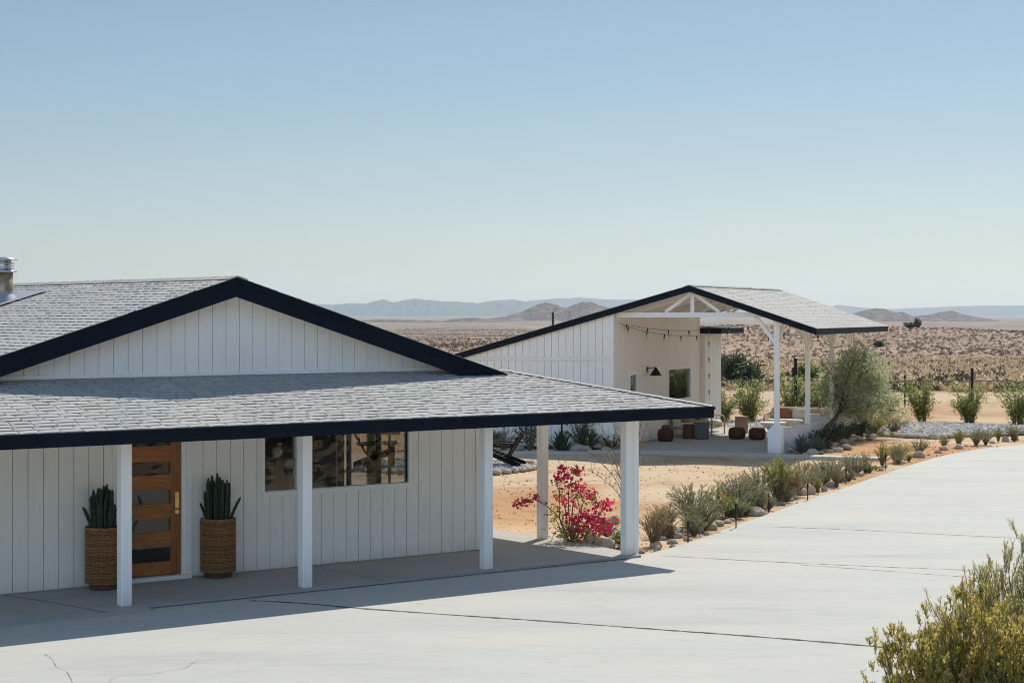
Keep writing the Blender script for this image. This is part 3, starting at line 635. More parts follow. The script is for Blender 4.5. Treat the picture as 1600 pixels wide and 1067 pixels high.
# ------------------------------------------------------------------ planters with cactus by the door
M['cactus'] = plain('cactus_skin', (.030,.050,.032), .6, .35, 14, .5, 40)
def planter(x, y, h_, wd, label, seed, tall):
    rnd = random.Random(seed)
    t = thing('rattan_planter', label[0], 'planter', (x, y, 0))
    r = wd/2; n = 36; bk = MB(); row = .019
    for i in range(int((h_-.09)/row)):
        z = .085 + i*row; vs = []; fs = []; nn = n*2
        for kk in range(nn):
            th = 2*math.pi*kk/nn; o = .0085*(1 if (kk//2 + i) % 2 else -1)
            for dr, dz in ((0,-.0085),(.008,0),(0,.0085)): vs.append(((r+o+dr)*math.cos(th), (r+o+dr)*math.sin(th), z+dz))
        for kk in range(nn):
            a_ = kk*3; b_ = ((kk+1) % nn)*3; fs += [(a_,b_,b_+1,a_+1),(a_+1,b_+1,b_+2,a_+2)]
        bk.add(vs, fs)
    bk.build('weave', M['rattan'], t)
    rim = MB(); 
    for k2 in range(2): rim.tube([((r+.004)*math.cos(2*math.pi*i/40), (r+.004)*math.sin(2*math.pi*i/40), h_-.008+.016*k2*-1) for i in range(41)], .012, 6, False)
    rim.build('rim', M['rattan'], t)
    MB().lathe([(r*.80,.002),(r*.82,.10)], 32).build('base', M['brown_drum'], t)
    MB().lathe([(r*.96,.08),(r*.96,h_-.05)], 32).build('liner', M['soil'], t)
    c = thing('cactus', label[1], 'cactus', (x, y, h_-.05))
    for i in range(46):
        an = rnd.uniform(0, 6.28); rr = math.sqrt(rnd.random())*r*.66; hh = tall*rnd.uniform(.55, 1.0)*(1.12-.30*rr/r); lean = rnd.uniform(.0,.10)*rr/r
        if i in (0, 1) : rr = r*.72; hh = tall*.52; lean = .42; an = (0.25 if i else math.pi-.2)
        bx, by = rr*math.cos(an), rr*math.sin(an); m = MB(); ns = 9; nr = 5; R0 = rnd.uniform(.013,.020); vs = []; fs = []; kk = nr*4; ph = rnd.random()*6
        for j in range(ns+1):
            f = j/ns; z = hh*f; ox = math.cos(an)*lean*hh*f**1.3; oy = math.sin(an)*lean*hh*f**1.3; rad = R0*(.75+.35*math.sin(f*2.6))*(1 if f < .95 else .92 if f < 1 else .5)*(1+.14*math.sin(f*31+ph))
            for q in range(kk):
                th = 2*math.pi*q/kk+ph; rb = rad*(1.0+.28*(1 if q % 4 == 0 else (-.6 if q % 4 == 2 else 0)))
                vs.append((bx+ox+rb*math.cos(th), by+oy+rb*math.sin(th), z))
        for j in range(ns):
            for q in range(kk): fs.append((j*kk+q, j*kk+(q+1)%kk, (j+1)*kk+(q+1)%kk, (j+1)*kk+q))
        m.add(vs, fs); m.build('stem', M['cactus'], c)
p1 = at(157,923); planter(p1.x, p1.y+.2, .79, .455, ('round woven rattan planter left of the wooden door, partly behind a porch post', 'clump of dark upright cactus stems in the planter left of the door'), 3, .56)
p2 = at(337,904); planter(p2.x, p2.y+.2, .78, .450, ('round woven rattan planter right of the wooden door, seen whole', 'clump of dark cactus stems with spreading arms in the planter right of the door'), 8, .62)

# lamps standing inside the window
def globe_lamp(u, v, z, h_, r, label):
    t = thing('globe_lamp', label, 'lamp', A.w(u, v, z), A.a)
    m = MB(); m.lathe([(.09,0),(.09,.015),(.012,.03),(.010,h_)], 16); m.build('stand', M['brass'], t, True)
    g_ = MB(); pr_ = [(max(.002, r*math.sin(math.pi*i/12)), h_+r-r*math.cos(math.pi*i/12)) for i in range(13)]; g_.lathe(pr_, 20); g_.build('globe', M['globe'], t, True)
M['globe'] = plain('opal_glass', (.50,.52,.47), .25, .05)
side = thing('console_table', 'low dark console table standing just inside the window', 'table', A.w(-2.9, .62, .045), A.a)
m = MB(); m.box(-.9,.9,-.2,.2,.80,.85); m.build('top', M['teak'], side)
for sx in (-1,1):
    for sy in (-1,1): MB().box(sx*.85-.025,sx*.85+.025,sy*.16-.025,sy*.16+.025,0,.80).build('leg', M['teak'], side)
globe_lamp(-3.12,.60,.895,.58,.078,'tallest of the three brass globe lamps inside the window')
globe_lamp(-2.91,.62,.895,.40,.082,'middle brass globe lamp of the three inside the window')
globe_lamp(-2.76,.66,.895,.20,.085,'shortest brass globe lamp beside the post inside the window')
t = thing('mushroom_lamp', 'lamp with a copper dome shade inside the right end of the window', 'lamp', A.w(-1.36,.40,.045), A.a)
M['copper'] = plain('copper_shade', (.20,.075,.035), .5, .2)
MB().lathe([(.16,0),(.16,.02),(.022,.04),(.022,1.78)], 16).build('stand', M['teak'], t, True)
MB().lathe([(.16,1.70),(.155,1.76),(.12,1.83),(.06,1.87),(.01,1.88)], 24).build('shade', M['copper'], t, True)

# ------------------------------------------------------------------ guest house and pavilion
guest = thing('guest_house', 'white board guest house whose wide navy gable reaches over an open patio on posts', 'house', B.w(0,0,0), B.a)
RS, LS = .331, .276; VA, ZAG = 2.139, 4.218; U0, U1 = -.30, 9.25; VEg = -1.13; VLg = 9.4
def zg(v): return ZAG - (RS*(VA-v) if v < VA else LS*(v-VA))
r_ = MB()
tlr = math.hypot(VA-VEg+.03, RS*(VA-VEg+.03)); shingles(r_, (U0-.03, VEg-.03, zg(VEg-.03)), (1,0,0), (0,1,RS), lambda t: 0.0, lambda t: U1-U0+.06, tlr, lift=.0065)
tll = math.hypot(VLg-VA, LS*(VLg-VA)); shingles(r_, (U0-.03, VLg, zg(VLg)), (1,0,0), (0,-1,LS), lambda t: 0.0, lambda t: U1-U0+.06, tll, lift=.0065)
caps(r_, (U0-.03,VA,ZAG), (U1,VA,ZAG), .28, .15, side=Vector((0,1,0)), drop=.04)
r_.build('roof', M['shingle'], guest)
MB().prism([(VA,ZAG-.003),(VLg,zg(VLg)-.003),(VLg,zg(VLg)-.011),(VA,ZAG-.011),(VEg,zg(VEg)-.011),(VEg,zg(VEg)-.003)], lambda x,y,t:(t,x,y), U0+.002, U1-.002).build('roof_felt', M['felt'], guest)
ce = MB(); ce.prism([(VA,ZAG-.012),(VLg,zg(VLg)-.012),(VLg,zg(VLg)-.09),(VA,ZAG-.09),(VEg,zg(VEg)-.09),(VEg,zg(VEg)-.012)], lambda x,y,t:(t,x,y), U0+.04, U1-.04); ce.build('ceiling', M['white'], guest)
fg = MB()
for (ua,ub) in ((U0,U0+.038),(U1-.038,U1)):
    fg.prism([(VA,ZAG),(VLg,zg(VLg)),(VLg,zg(VLg)-.165),(VA,ZAG-.165)], lambda x,y,t:(t,x,y), ua, ub)
    fg.prism([(VA,ZAG),(VA,ZAG-.165),(VEg,zg(VEg)-.165),(VEg,zg(VEg))], lambda x,y,t:(t,x,y), ua, ub)
fg.box(U0+.04,U1-.04,VEg-.004,VEg+.034,zg(VEg)-.165,zg(VEg)-.012); fg.build('fascia', M['navy'], guest)
# rafters under the patio ceiling
ra = MB()
for i in range(6):
    u = U0+1.5+i*1.45; ra.prism([(VA,ZAG-.092),(4.2,zg(4.2)-.092),(4.2,zg(4.2)-.2),(VA,ZAG-.2),(VEg+.1,zg(VEg+.1)-.2),(VEg+.1,zg(VEg+.1)-.092)], lambda x,y,t:(t,x,y), u, u+.05)
ra.build('rafter', M['white'], guest)
# front (gable) wall and side wall of boards
WU = -.20; WV = 4.22; WE = 7.85
gw = MB(); v = WV + .09; TB = 2.30
while v < VLg-.3:
    a, b = v, v+.2035-.012
    gw.prism([(a,.03),(b,.03),(b,TB-.050),(a,TB-.050)], lambda x,y,t:(t,x,y), WU, WU+.027)
    gw.prism([(a,TB+.052),(b,TB+.052),(b,zg(b)-.1),(a,zg(a)-.1)], lambda x,y,t:(t,x,y), WU, WU+.027)
    v += .2035
gw.prism([(WV+.012,0),(VLg-.3,0),(VLg-.3,zg(VLg-.3)-.1),(WV+.012,zg(WV)-.1)], lambda x,y,t:(t,x,y), WU+.029, WU+.12)
gw.box(WU-.004,WU+.026,WV+.09,VLg-.3,TB-.032,TB+.02)
gw.box(WU-.016,WU+.10,WV-.014,WV+.085,0,zg(WV)-.14)
GW_ = (4.64,6.78,1.05,1.90); GD = (1.16,1.72,.02,1.86)
u = WU+.102
while u < WE:
    for (p,q,r,s) in rects(u, min(u+.2035-.009,WE), .03, zg(WV)-.1, [(GW_[0]-.07,GW_[1]+.07,GW_[2]-.08,GW_[3]+.08),(GD[0]-.06,GD[1]+.06,0,GD[3]+.07)]):
        if q-p > .02: gw.box(p,q,WV,WV+.016,r,s)
    u += .2035
for (p,q,r,s) in rects(WU+.12, WE, 0, zg(WV)-.1, [GW_, GD]): gw.box(p,q,WV+.018,WV+.12,r,s)
gw.box(WE-.1,WE,WV+.12,VLg-.4,0,2.5); gw.box(WU+.12,WE-.1,VLg-.42,VLg-.32,0,zg(VLg)-.1)
gw.build('wall', M['white'], guest)
gi = MB(); gi.box(WU+.13,WE-.11,WV+.8,WV+.84,.03,2.6); gi.box(WU+.13,WE-.11,WV+.125,WV+.79,.002,.028); gi.box(WU+.13,WE-.11,WV+.125,WV+.79,2.56,2.6); gi.build('inner_wall', M['dark_room'], guest)  # dark lining added close behind the panes so the inside reads dark
a,b,c,d = GW_; fr = MB(); fr.box(a-.07,b+.07,WV-.025,WV+.03,c-.08,c); fr.box(a-.07,b+.07,WV-.025,WV+.03,d,d+.08); fr.box(a-.07,a,WV-.023,WV+.03,c,d); fr.box(b,b+.07,WV-.023,WV+.03,c,d)
wo_ = fr.build('window', M['white_trim'], guest); MB().box(a,b,WV+.035,WV+.042,c,d).build('pane', M['glass'], wo_)
fr = MB(); a,b,c,d = GD; fr.box(a-.06,a,WV-.02,WV+.03,0,d+.07); fr.box(b,b+.06,WV-.02,WV+.03,0,d+.07); fr.box(a,b,WV-.02,WV+.03,d,d+.07); fr.box(a,b,WV+.03,WV+.06,.02,1.0); do = fr.build('side_door', M['white_trim'], guest)
MB().box(a,b,WV+.035,WV+.042,1.0,d).build('pane', M['glass'], do)
vc = MB().lathe([(.055,0),(.06,.012),(.035,.02)], 16).build('vent_cap', M['white_trim'], guest)
vc.rotation_euler = (0, R(-90), 0); vc.location = (WU, 5.60, 2.88)
# rear wing with a flat roof
wg = MB(); wg.box(WE+.005, 9.6, 4.08, 8.2, 0, 2.90); u = WE+.01
while u < 9.55: wg.box(u, min(u+.19,9.6), 4.062, 4.081, .03, 2.88); u += .2035
wg.build('rear_wing', M['white'], guest)
MB().box(WE+.02, 10.5, 3.58, 8.6, 2.90, 3.06).build('wing_fascia', M['navy'], guest)
ws = MB(); shingles(ws, (WE-.0, 3.55, 3.062), (1,0,0), (0,1,.05), lambda t: 0.02, lambda t: 2.68, 4.6); ws.build('wing_roof', M['shingle'], guest)
# posts, piers, braces, truss, low wall
PU = [.0, 3.42, 6.45, 9.05]
lw = MB(); lw.prism([(.18,.0),(9.75,.0),(9.75,.60),(9.15,.56),(6.0,.50),(.18,.53)], lambda x,y,t:(x,t,y), -.11, .09); lw.build('low_wall', M['plaster'], guest)
def brace(a, b, w_=.09, h_=.09): return MB().bar(a, b, w_, h_)
for i, u in enumerate(PU):
    m = MB(); zt = zg(-.06)-.10
    m.box(u-.058,u+.058,-.122,-.006,(.56 if i else .70),zt)
    if i == 0:
        m.prism([(-.20,0),(.14,0),(.14,.555),(.0,.70),(-.13,.70),(-.20,.60)], lambda x,y,t:(t,x,y), u-.14, u+.16)
    m.build('patio_post', M['post'], guest)
    brace((u,-.065,2.72),(u,.48,3.42)).build('post_brace', M['white_trim'], guest)
    tb = MB(); tb.box(u-.045,u+.045,.0,4.2,3.40,3.53)
    tb.box(u-.04,u+.04,VA-.045,VA+.045,3.53,ZAG-.10)
    tb.bar((u,VA+.05,4.0),(u,VA+.72,3.54),.07,.08); tb.bar((u,VA-.05,4.0),(u,VA-.72,3.54),.07,.08)
    tb.build('truss', M['white_trim'], guest)
bm2 = MB(); bm2.box(-.2,9.1,-.12,-.01,zg(-.06)-.24,zg(-.06)-.11); bm2.build('post_beam', M['white_trim'], guest)
for i in range(3):
    MB().bar((PU[i]+.05,-.065,2.55),(PU[i]+.7,-.065,zg(-.06)-.22),.08,.08).build('beam_brace', M['white_trim'], guest); MB().bar((PU[i+1]-.05,-.065,2.55),(PU[i+1]-.7,-.065,zg(-.06)-.22),.08,.08).build('beam_brace', M['white_trim'], guest)
# patio slab, front edging and the curved walk
ps = [B.w(-.45,4.2), B.w(-.45,-.22), B.w(9.7,-.22), B.w(9.7,4.2)]
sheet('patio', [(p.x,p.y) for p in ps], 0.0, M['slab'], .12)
walk_c = smooth_line([B.w(-.72,-3.0), B.w(-.72,-1.7), B.w(-.72,0), B.w(-.72,2.2), B.w(-.80,3.2), B.w(-1.2,4.3), B.w(-1.75,5.2), B.w(-2.3,6.0), B.w(-2.6,7.0), B.w(-2.7,8.5)], 6)
LH = []; RH = []
for i, p in enumerate(walk_c):
    d = (walk_c[min(i+1,len(walk_c)-1)] - walk_c[max(i-1,0)]).normalized(); s_ = Vector((-d.y,d.x,0)); LH.append(p+s_*.25); RH.append(p-s_*.25)
sheet('walkway', [(p.x,p.y) for p in LH]+[(p.x,p.y) for p in RH[::-1]], .012, M['walk'], .12)
# wall lamp
t = thing('wall_lamp', 'black cone wall lamp on the white side wall of the guest house', 'lamp', B.w(2.66,WV,1.98), B.a)
MB().lathe([(.07,-.02),(.07,.02)], 16).build('back_plate', M['black'], t); t.children[0].rotation_euler = (R(90),0,0)
MB().tube([(0,-.01,.02),(0,-.20,.05),(0,-.25,.02)], .012, 8).build('arm', M['black'], t)
MB().lathe([(.165,-.17),(.16,-.16),(.028,.04),(.02,.065)], 24, (0,-.25,0)).build('lamp_shade', M['black'], t, True)
# string lights
M['bulb'] = glassmat('bulb_glass', (.95,.93,.85))
def string_light(pts, label, sag, nb):
    t = thing('string_light', label, 'string lights', pts[0]); P0 = Vector(pts[0]); cab = []; bul = []
    for a_, b_ in zip(pts[:-1], pts[1:]):
        a_ = Vector(a_)-P0; b_ = Vector(b_)-P0
        for i in range(nb*3+1):
            f = i/(nb*3); q = a_.lerp(b_, f) + Vector((0,0,-sag*4*f*(1-f))); cab.append(q)
            if i % 3 == 1: bul.append(q)
    MB().tube(cab, .005, 4).build('cable', M['black'], t)
    for q in bul:
        m = MB(); m.lathe([(.018,-.08),(.020,-.02),(.008,0)], 8, q); so_ = m.build('socket', M['black'], t)
        m = MB(); m.lathe([(.006,-.16),(.026,-.145),(.030,-.12),(.016,-.085)], 10, q); m.build('bulb', M['bulb'], so_, True)
bw_ = lambda u, v, z: tuple(B.w(u, v, z))
string_light([bw_(.1,4.15,3.25), bw_(3.6,1.8,3.20), bw_(9.0,.1,2.95)], 'upper string of bulbs looping under the patio ceiling', .18, 6)
string_light([bw_(.3,4.15,3.20), bw_(7.8,4.0,2.85)], 'string of bulbs running along the guest house side wall', .12, 5)
string_light([bw_(7.85,3.95,2.82), bw_(7.88,3.95,.9)], 'string of bulbs hanging straight down the guest house corner', .0, 4)
string_light([bw_(9.0,3.9,3.0), bw_(9.0,.1,2.95)], 'rear string of bulbs between the far patio posts', .22, 6)
# pipe rail against the guest house front wall
t = thing('pipe_rail', 'dark bent pipe rail on the front wall of the guest house', 'rail', B.w(-.45,5.0,0), B.a)
MB().tube([(0,.55,-.05),(0,.55,.63),(0,.51,.69),(0,-.45,.72)], .028, 8).build('pipe', M['black'], t)

# ------------------------------------------------------------------ patio furniture
from mathutils import Matrix
def frm(u, v): return B.w(u, v, 0)
def pouf(u, v, label):
    o = MB(); n = 28; prof = [(.0,.004),(.15,.004),(.215,.03),(.235,.09),(.24,.16),(.235,.24),(.21,.30),(.15,.325),(.0,.33)]
    o.lathe([(max(r,.002),z) for r,z in prof], n, fn=lambda t_, z: 1+.012*math.cos(t_*12))
    t = thing('pouf', label, 'pouf', frm(u,v)); o.build('body', M['maroon'], t, True)
    MB().tube([(.241*math.cos(2*math.pi*i/28),.241*math.sin(2*math.pi*i/28),.165) for i in range(29)], .006, 5, False).build('piping', M['brown_drum'], t)
pouf(4.60,2.21,'left of the two dark maroon leather poufs in the middle of the patio'); pouf(4.55,1.62,'right of the two dark maroon leather poufs in the middle of the patio')
def drum(u, v, r, h_, mat, name, label, cat='side table', lip=.02):
    t = thing(name, label, cat, frm(u,v)); MB().lathe([(r*.93,.002),(r,.04),(r,h_-.05),(r*.97,h_-.03)], 28).build('body', M[mat], t, True)
    MB().lathe([(r*.97,h_-.029),(r+lip*.4,h_-.025),(r+lip*.4,h_-.004),(r*.9,h_)], 28).build('top', M[mat], t, True)
drum(4.30,3.50,.19,.40,'brown_drum','drum_table','dark brown drum side table beside the lounge chairs')
drum(4.20,3.12,.205,.47,'grey_drum','drum_table','grey ceramic drum side table in front of the white lounge chair')
drum(7.0,2.72,.19,.50,'terracotta','drum_table','pale terracotta drum side table left of the patio sofa')
t = thing('coffee_table', 'low round white bowl shaped coffee table behind the maroon poufs', 'coffee table', frm(6.9,1.75))
MB().lathe([(.15,.002),(.17,.04),(.13,.10),(.20,.18),(.33,.27),(.36,.32)], 32).build('base', M['plaster'], t, True); MB().lathe([(.37,.321),(.38,.33),(.38,.352),(.36,.36)], 32).build('top', M['plaster'], t)
t = thing('lidded_pot', 'dark brown lidded pot standing by the guest house side wall', 'pot', frm(2.95,3.78))
MB().lathe([(.17,.002),(.21,.05),(.225,.20),(.21,.30),(.20,.33)], 24).build('body', M['maroon'], t, True); MB().lathe([(.115,.331),(.12,.38),(.10,.43),(.05,.45),(.01,.455)], 20).build('lid', M['brown_drum'], t, True)
def seat_unit(name, label, cat, u, v, rz, wd, n_c, pillows):
    """open cane frame seat, faces local -y"""
    t = thing(name, label, cat, frm(u,v), B.a + rz); h = wd/2
    f = MB()
    for sx in (-1,1):
        x = sx*h
        f.tube([(x,-.40,.0),(x,-.41,.44),(x,-.36,.52),(x,-.25,.545),(x,.25,.56),(x,.37,.62),(x,.42,.60),(x,.42,.50),(x,.40,0)], .022, 8)
        for q in range(5): f.tube([(x,-.28+q*.14,.24),(x,-.28+q*.14,.55)], .010, 5)
        f.tube([(x,-.40,.24),(x,.40,.24)], .02, 6)
    f.tube([(-h,-.40,.24),(h,-.40,.24)], .02, 6); f.tube([(-h,.40,.24),(h,.40,.24)], .02, 6); f.tube([(-h,.42,.60),(h,.42,.60)], .022, 8)
    f.build('frame', M['cane'], t, True)
    bs = MB(); nb = int(wd/.09)
    for q in range(nb): bs.box(-h+.02+q*(wd-.04)/nb, -h+.02+q*(wd-.04)/nb+.06, .395,.41,.25,.60)
    bs.build('woven_back', M['cane'], t)
    cw = (wd-.06)/n_c
    for q in range(n_c):
        x = -h+.03+cw*(q+.5); MB().rbox(x,-.02,.335,cw-.01,.78,.15).build('seat_cushion', M['cushion'], t, True)
        MB().rbox(x,.30,.56,cw-.02,.17,.36, rot=Matrix.Rotation(R(-12),3,'X')).build('back_cushion', M['cushion'], t, True)
    for (x, mt, sc) in pillows: MB().rbox(x,.12,.54,.48*sc,.13,.30*sc, rot=Matrix.Rotation(R(-18),3,'X')).build('pillow', M[mt], t, True)
    return t
def pillowmat():
    m, t, b = nodes('checked_pillow'); tc = N(t,'ShaderNodeTexCoord'); ck = N(t,'ShaderNodeTexChecker', Scale=22.0); ck.inputs['Color1'].default_value = (.36,.17,.10,1); ck.inputs['Color2'].default_value = (.62,.57,.50,1)
    t.links.new(tc.outputs['Object'], ck.inputs['Vector']); t.links.new(ck.outputs['Color'], b.inputs['Base Color']); b.inputs['Roughness'].default_value = .9; return m
M['check'] = pillowmat()
seat_unit('sofa','cane framed patio sofa with white cushions and rust pillows behind the coffee table','sofa',7.9,1.05,R(-90),2.25,2,[(-.70,'rust',1.1),(-.15,'cushion',1.0),(.35,'check',1.1),(.8,'check',1.0)])
seat_unit('lounge_chair','shaded cane lounge chair nearest the guest house window','lounge chair',4.95,3.72,R(-15),.80,1,[(.1,'rust',.9)])
seat_unit('lounge_chair','sunlit cane lounge chair with white seat behind the grey drum table','lounge chair',6.35,3.62,R(-10),.85,1,[(-.1,'rust',.8),(.15,'cushion',.9)])
t = thing('round_ottoman','pale round cushioned ottoman at the right end of the patio sofa','ottoman', frm(6.6,.42)); MB().rbox(0,0,.32,.66,.62,.62).build('body', M['cushion'], t, True); MB().lathe([(.2,.002),(.2,.05)],20).build('base', M['cane'], t)

# ------------------------------------------------------------------ fire pit circle and deck chairs
FC = Vector((-1.5, 42.7, 0)); FR = 1.98
circ = [(FC.x+FR*math.cos(2*math.pi*i/48), FC.y+FR*math.sin(2*math.pi*i/48)) for i in range(48)]
sheet('gravel_circle', circ, -.015, M['gravel_bed'])
_ico = None
def ico_unit():
    t_ = (1+5**.5)/2; v = np.array([(-1,t_,0),(1,t_,0),(-1,-t_,0),(1,-t_,0),(0,-1,t_),(0,1,t_),(0,-1,-t_),(0,1,-t_),(t_,0,-1),(t_,0,1),(-t_,0,-1),(-t_,0,1)], float); v /= np.linalg.norm(v[0])
    f = [(0,11,5),(0,5,1),(0,1,7),(0,7,10),(0,10,11),(1,5,9),(5,11,4),(11,10,2),(10,7,6),(7,1,8),(3,9,4),(3,4,2),(3,2,6),(3,6,8),(3,8,9),(4,9,5),(2,4,11),(6,2,10),(8,6,7),(9,8,1)]; return v, f
IV, IF = ico_unit()
def stones(P, size, mat, name, flat=.6):
    n = len(P); S = size*RNG.uniform(.5, 1.5, (n,1,1))*np.stack([RNG.uniform(.7,1.3,n), RNG.uniform(.7,1.3,n), RNG.uniform(.6,1.1,n)*flat], -1)[:,None,:]
    an = RNG.uniform(0, 6.28, n); ca, sa = np.cos(an), np.sin(an)
    V = IV[None]*S*(1+RNG.uniform(-.18,.18,(n,12,1)))
    X = V[...,0]*ca[:,None]-V[...,1]*sa[:,None]; Y = V[...,0]*sa[:,None]+V[...,1]*ca[:,None]
    V = np.stack([X,Y,V[...,2]],-1) + P[:,None,:]
    mb = MB(); F_ = np.array(IF)
    me = bpy.data.meshes.new(name); vv = V.reshape(-1,3); ff = (F_[None]+(np.arange(n)*12)[:,None,None]).reshape(-1)
    me.vertices.add(len(vv)); me.vertices.foreach_set('co', vv.astype(np.float32).ravel()); me.loops.add(len(ff)); me.loops.foreach_set('vertex_index', ff.astype(np.int32))
    np_ = n*20; me.polygons.add(np_); me.polygons.foreach_set('loop_start', np.arange(0,np_*3,3,dtype=np.int32))
    try: me.polygons.foreach_set('loop_total', np.full(np_,3,np.int32))
    except Exception: pass
    me.polygons.foreach_set('use_smooth', np.zeros(np_, bool)); me.update(calc_edges=True); me.materials.append(mat); o = bpy.data.objects.new(name, me); COL.objects.link(o); return tag(o, kind='stuff')
def in_poly(X, Y, poly):
    ins = np.zeros(len(X), bool); n = len(poly); j = n-1
    for i in range(n):
        xi, yi = poly[i]; xj, yj = poly[j]
        c = ((yi > Y) != (yj > Y)) & (X < (xj-xi)*(Y-yi)/(yj-yi+1e-12)+xi); ins ^= c; j = i
    return ins
a_ = RNG.uniform(0,6.28,2600); r__ = np.sqrt(RNG.uniform(0,1,2600))*(FR-.05)
tag(stones(np.stack([FC.x+r__*np.cos(a_), FC.y+r__*np.sin(a_), np.full(2600,0.0)],-1), .045, M['gravel'], 'gravel'), 'grey gravel filling the round fire pit circle', 'gravel')
GP = [(at(x,y).x, at(x,y).y) for x,y in [(1105,657),(1135,655),(1250,655.5),(1335,656),(1440,659),(1600,664),(1700,668),(1700,681),(1600,676.5),(1520,680),(1460,683),(1400,680.5),(1350,673)]] + [tuple(B.w(9.72,-.3)[:2]), tuple(B.w(9.72,4.3)[:2]), tuple(B.w(9.72,5.5)[:2])]
sheet('gravel_path', GP, -.02, M['gravel_bed'])
gx = np.array(GP); X = RNG.uniform(gx[:,0].min(), gx[:,0].max(), 16000); Y = RNG.uniform(gx[:,1].min(), gx[:,1].max(), 16000); k_ = in_poly(X, Y, GP); X, Y = X[k_], Y[k_]
tag(stones(np.stack([X,Y,np.full(len(X),-.01)],-1), .055, M['gravel'], 'gravel'), 'grey gravel band running behind the patio to the driveway', 'gravel')

def rock_mesh(seed, n=3):
    import bmesh
    bm = bmesh.new(); bmesh.ops.create_icosphere(bm, subdivisions=n, radius=1.0); rnd = random.Random(seed); s = (rnd.uniform(.9,1.3), rnd.uniform(.75,1.0), rnd.uniform(.5,.8)); planes = [(Vector((rnd.gauss(0,1),rnd.gauss(0,1),rnd.gauss(0,1))).normalized(), rnd.uniform(.55,.8)) for _ in range(7)]
    for v in bm.verts:
        k = 1 + .30*noise.noise(v.co*1.2+Vector((seed,0,0))) + .16*noise.noise(v.co*2.6+Vector((0,seed,0))) + .06*noise.noise(v.co*7+Vector((0,0,seed)))
        for pl in planes:
            q_ = (v.co*k).dot(pl[0])
            if q_ > pl[1]: k *= pl[1]/q_*.35+.65
        v.co = Vector((v.co.x*s[0], v.co.y*s[1], v.co.z*s[2]))*k
    me = bpy.data.meshes.new('rock'); bm.to_mesh(me); bm.free()
    me.polygons.foreach_set('use_smooth', np.ones(len(me.polygons), bool)); return me
ROCKS = []
for i in range(6):
    me = rock_mesh(i*3.7+1); me.materials.append(M['rock'] if i % 3 else M['rock_grey']); ROCKS.append(me)
def rock(x, y, r, label, group=None, z=0.0, k=None, sq=1.0):
    o = bpy.data.objects.new('rock', ROCKS[random.randrange(6) if k is None else k]); COL.objects.link(o)
    o.location = (x, y, z + r*.35); o.scale = (r, r, r*sq); o.rotation_euler = (random.uniform(-.2,.2), random.uniform(-.2,.2), random.uniform(0,6.28)); return tag(o, label, 'rock', group)
for i in range(46):
    an = 2*math.pi*i/46
    rock(FC.x+(FR+.06)*math.cos(an), FC.y+(FR+.06)*math.sin(an), random.uniform(.075,.12), 'rounded stone in the ring around the gravel fire pit circle', 'stones ringing the fire pit circle', -.04)

def deck_chair(x, y, rz, label):
    """low slatted fan-back chair, faces local +x"""
    t = thing('deck_chair', label, 'chair', (x, y, 0), rz)
    for s in (-1,1):
        yy = s*.30
        m = MB(); m.prism([(.40,.30),(.46,.36),(.40,.40),(-.48,.08),(-.50,.0),(-.36,.0)], lambda p,q,tt: (p,tt,q), yy-.012*s, yy+.03*s); m.build('side_rail', M['black_wood'], t)
        m = MB(); m.box(.34,.44,min(yy+.03*s,yy+.06*s),max(yy+.03*s,yy+.06*s),.0,.53); m.build('leg', M['black_wood'], t)
        m = MB(); m.prism([(.50,.53),(.52,.56),(-.42,.53),(-.42,.50)], lambda p,q,tt: (p,tt,q), yy-.04, yy+.10) if s > 0 else m.prism([(.50,.53),(.52,.56),(-.42,.53),(-.42,.50)], lambda p,q,tt: (p,tt,q), yy-.10, yy+.04); m.build('arm', M['black_wood'], t)
    sm = MB()
    for q in range(6): f = q/5; sm.box(.40-f*.52-.04,.40-f*.52+.035,-.29,.29,.372-f*.20,.392-f*.20)
    sm.build('seat', M['black_wood'], t)
    bk = MB()
    for q in range(5):
        yy = -.22+q*.11; hh = .82-.04*abs(q-2)**1.5
        bk.add([(-.10,yy*.8-.042,.16),(-.10,yy*.8+.042,.16),(-.13,yy*.8+.042,.15),(-.13,yy*.8-.042,.15)]+[(-.10-.60*hh*.78,yy*1.15-.05,hh),(-.10-.60*hh*.78,yy*1.15+.05,hh),(-.13-.60*hh*.78,yy*1.15+.05,hh-.01),(-.13-.60*hh*.78,yy*1.15-.05,hh-.01)], [(0,1,2,3),(7,6,5,4),(0,4,5,1),(1,5,6,2),(2,6,7,3),(3,7,4,0)])
    bk.build('backrest', M['black_wood'], t)
    bb = MB(); bb.bar((-.29,-.38,.50),(-.29,.38,.50),.05,.07); bb.bar((-.36,-.26,.62),(-.36,.26,.62),.03,.06); bb.build('back_brace', M['black_wood'], t)
c1 = at(797,731); deck_chair(-.22, 42.9, R(168), 'black wooden deck chair on the gravel circle beside the porch post')
deck_chair(-3.15, 42.6, R(6), 'black wooden deck chair seen through the house window')
t = thing('fire_bowl', 'rusty brown fire bowl in the middle of the gravel circle', 'fire pit', (FC.x-.55, FC.y-.1, 0)); MB().lathe([(.10,.0),(.16,.10),(.34,.24),(.42,.38),(.40,.385),(.30,.25),(.05,.16)], 28).build('bowl', M['rust'], t, True); MB().lathe([(.2,.001),(.2,.03)], 20).build('foot', M['rust'], t)

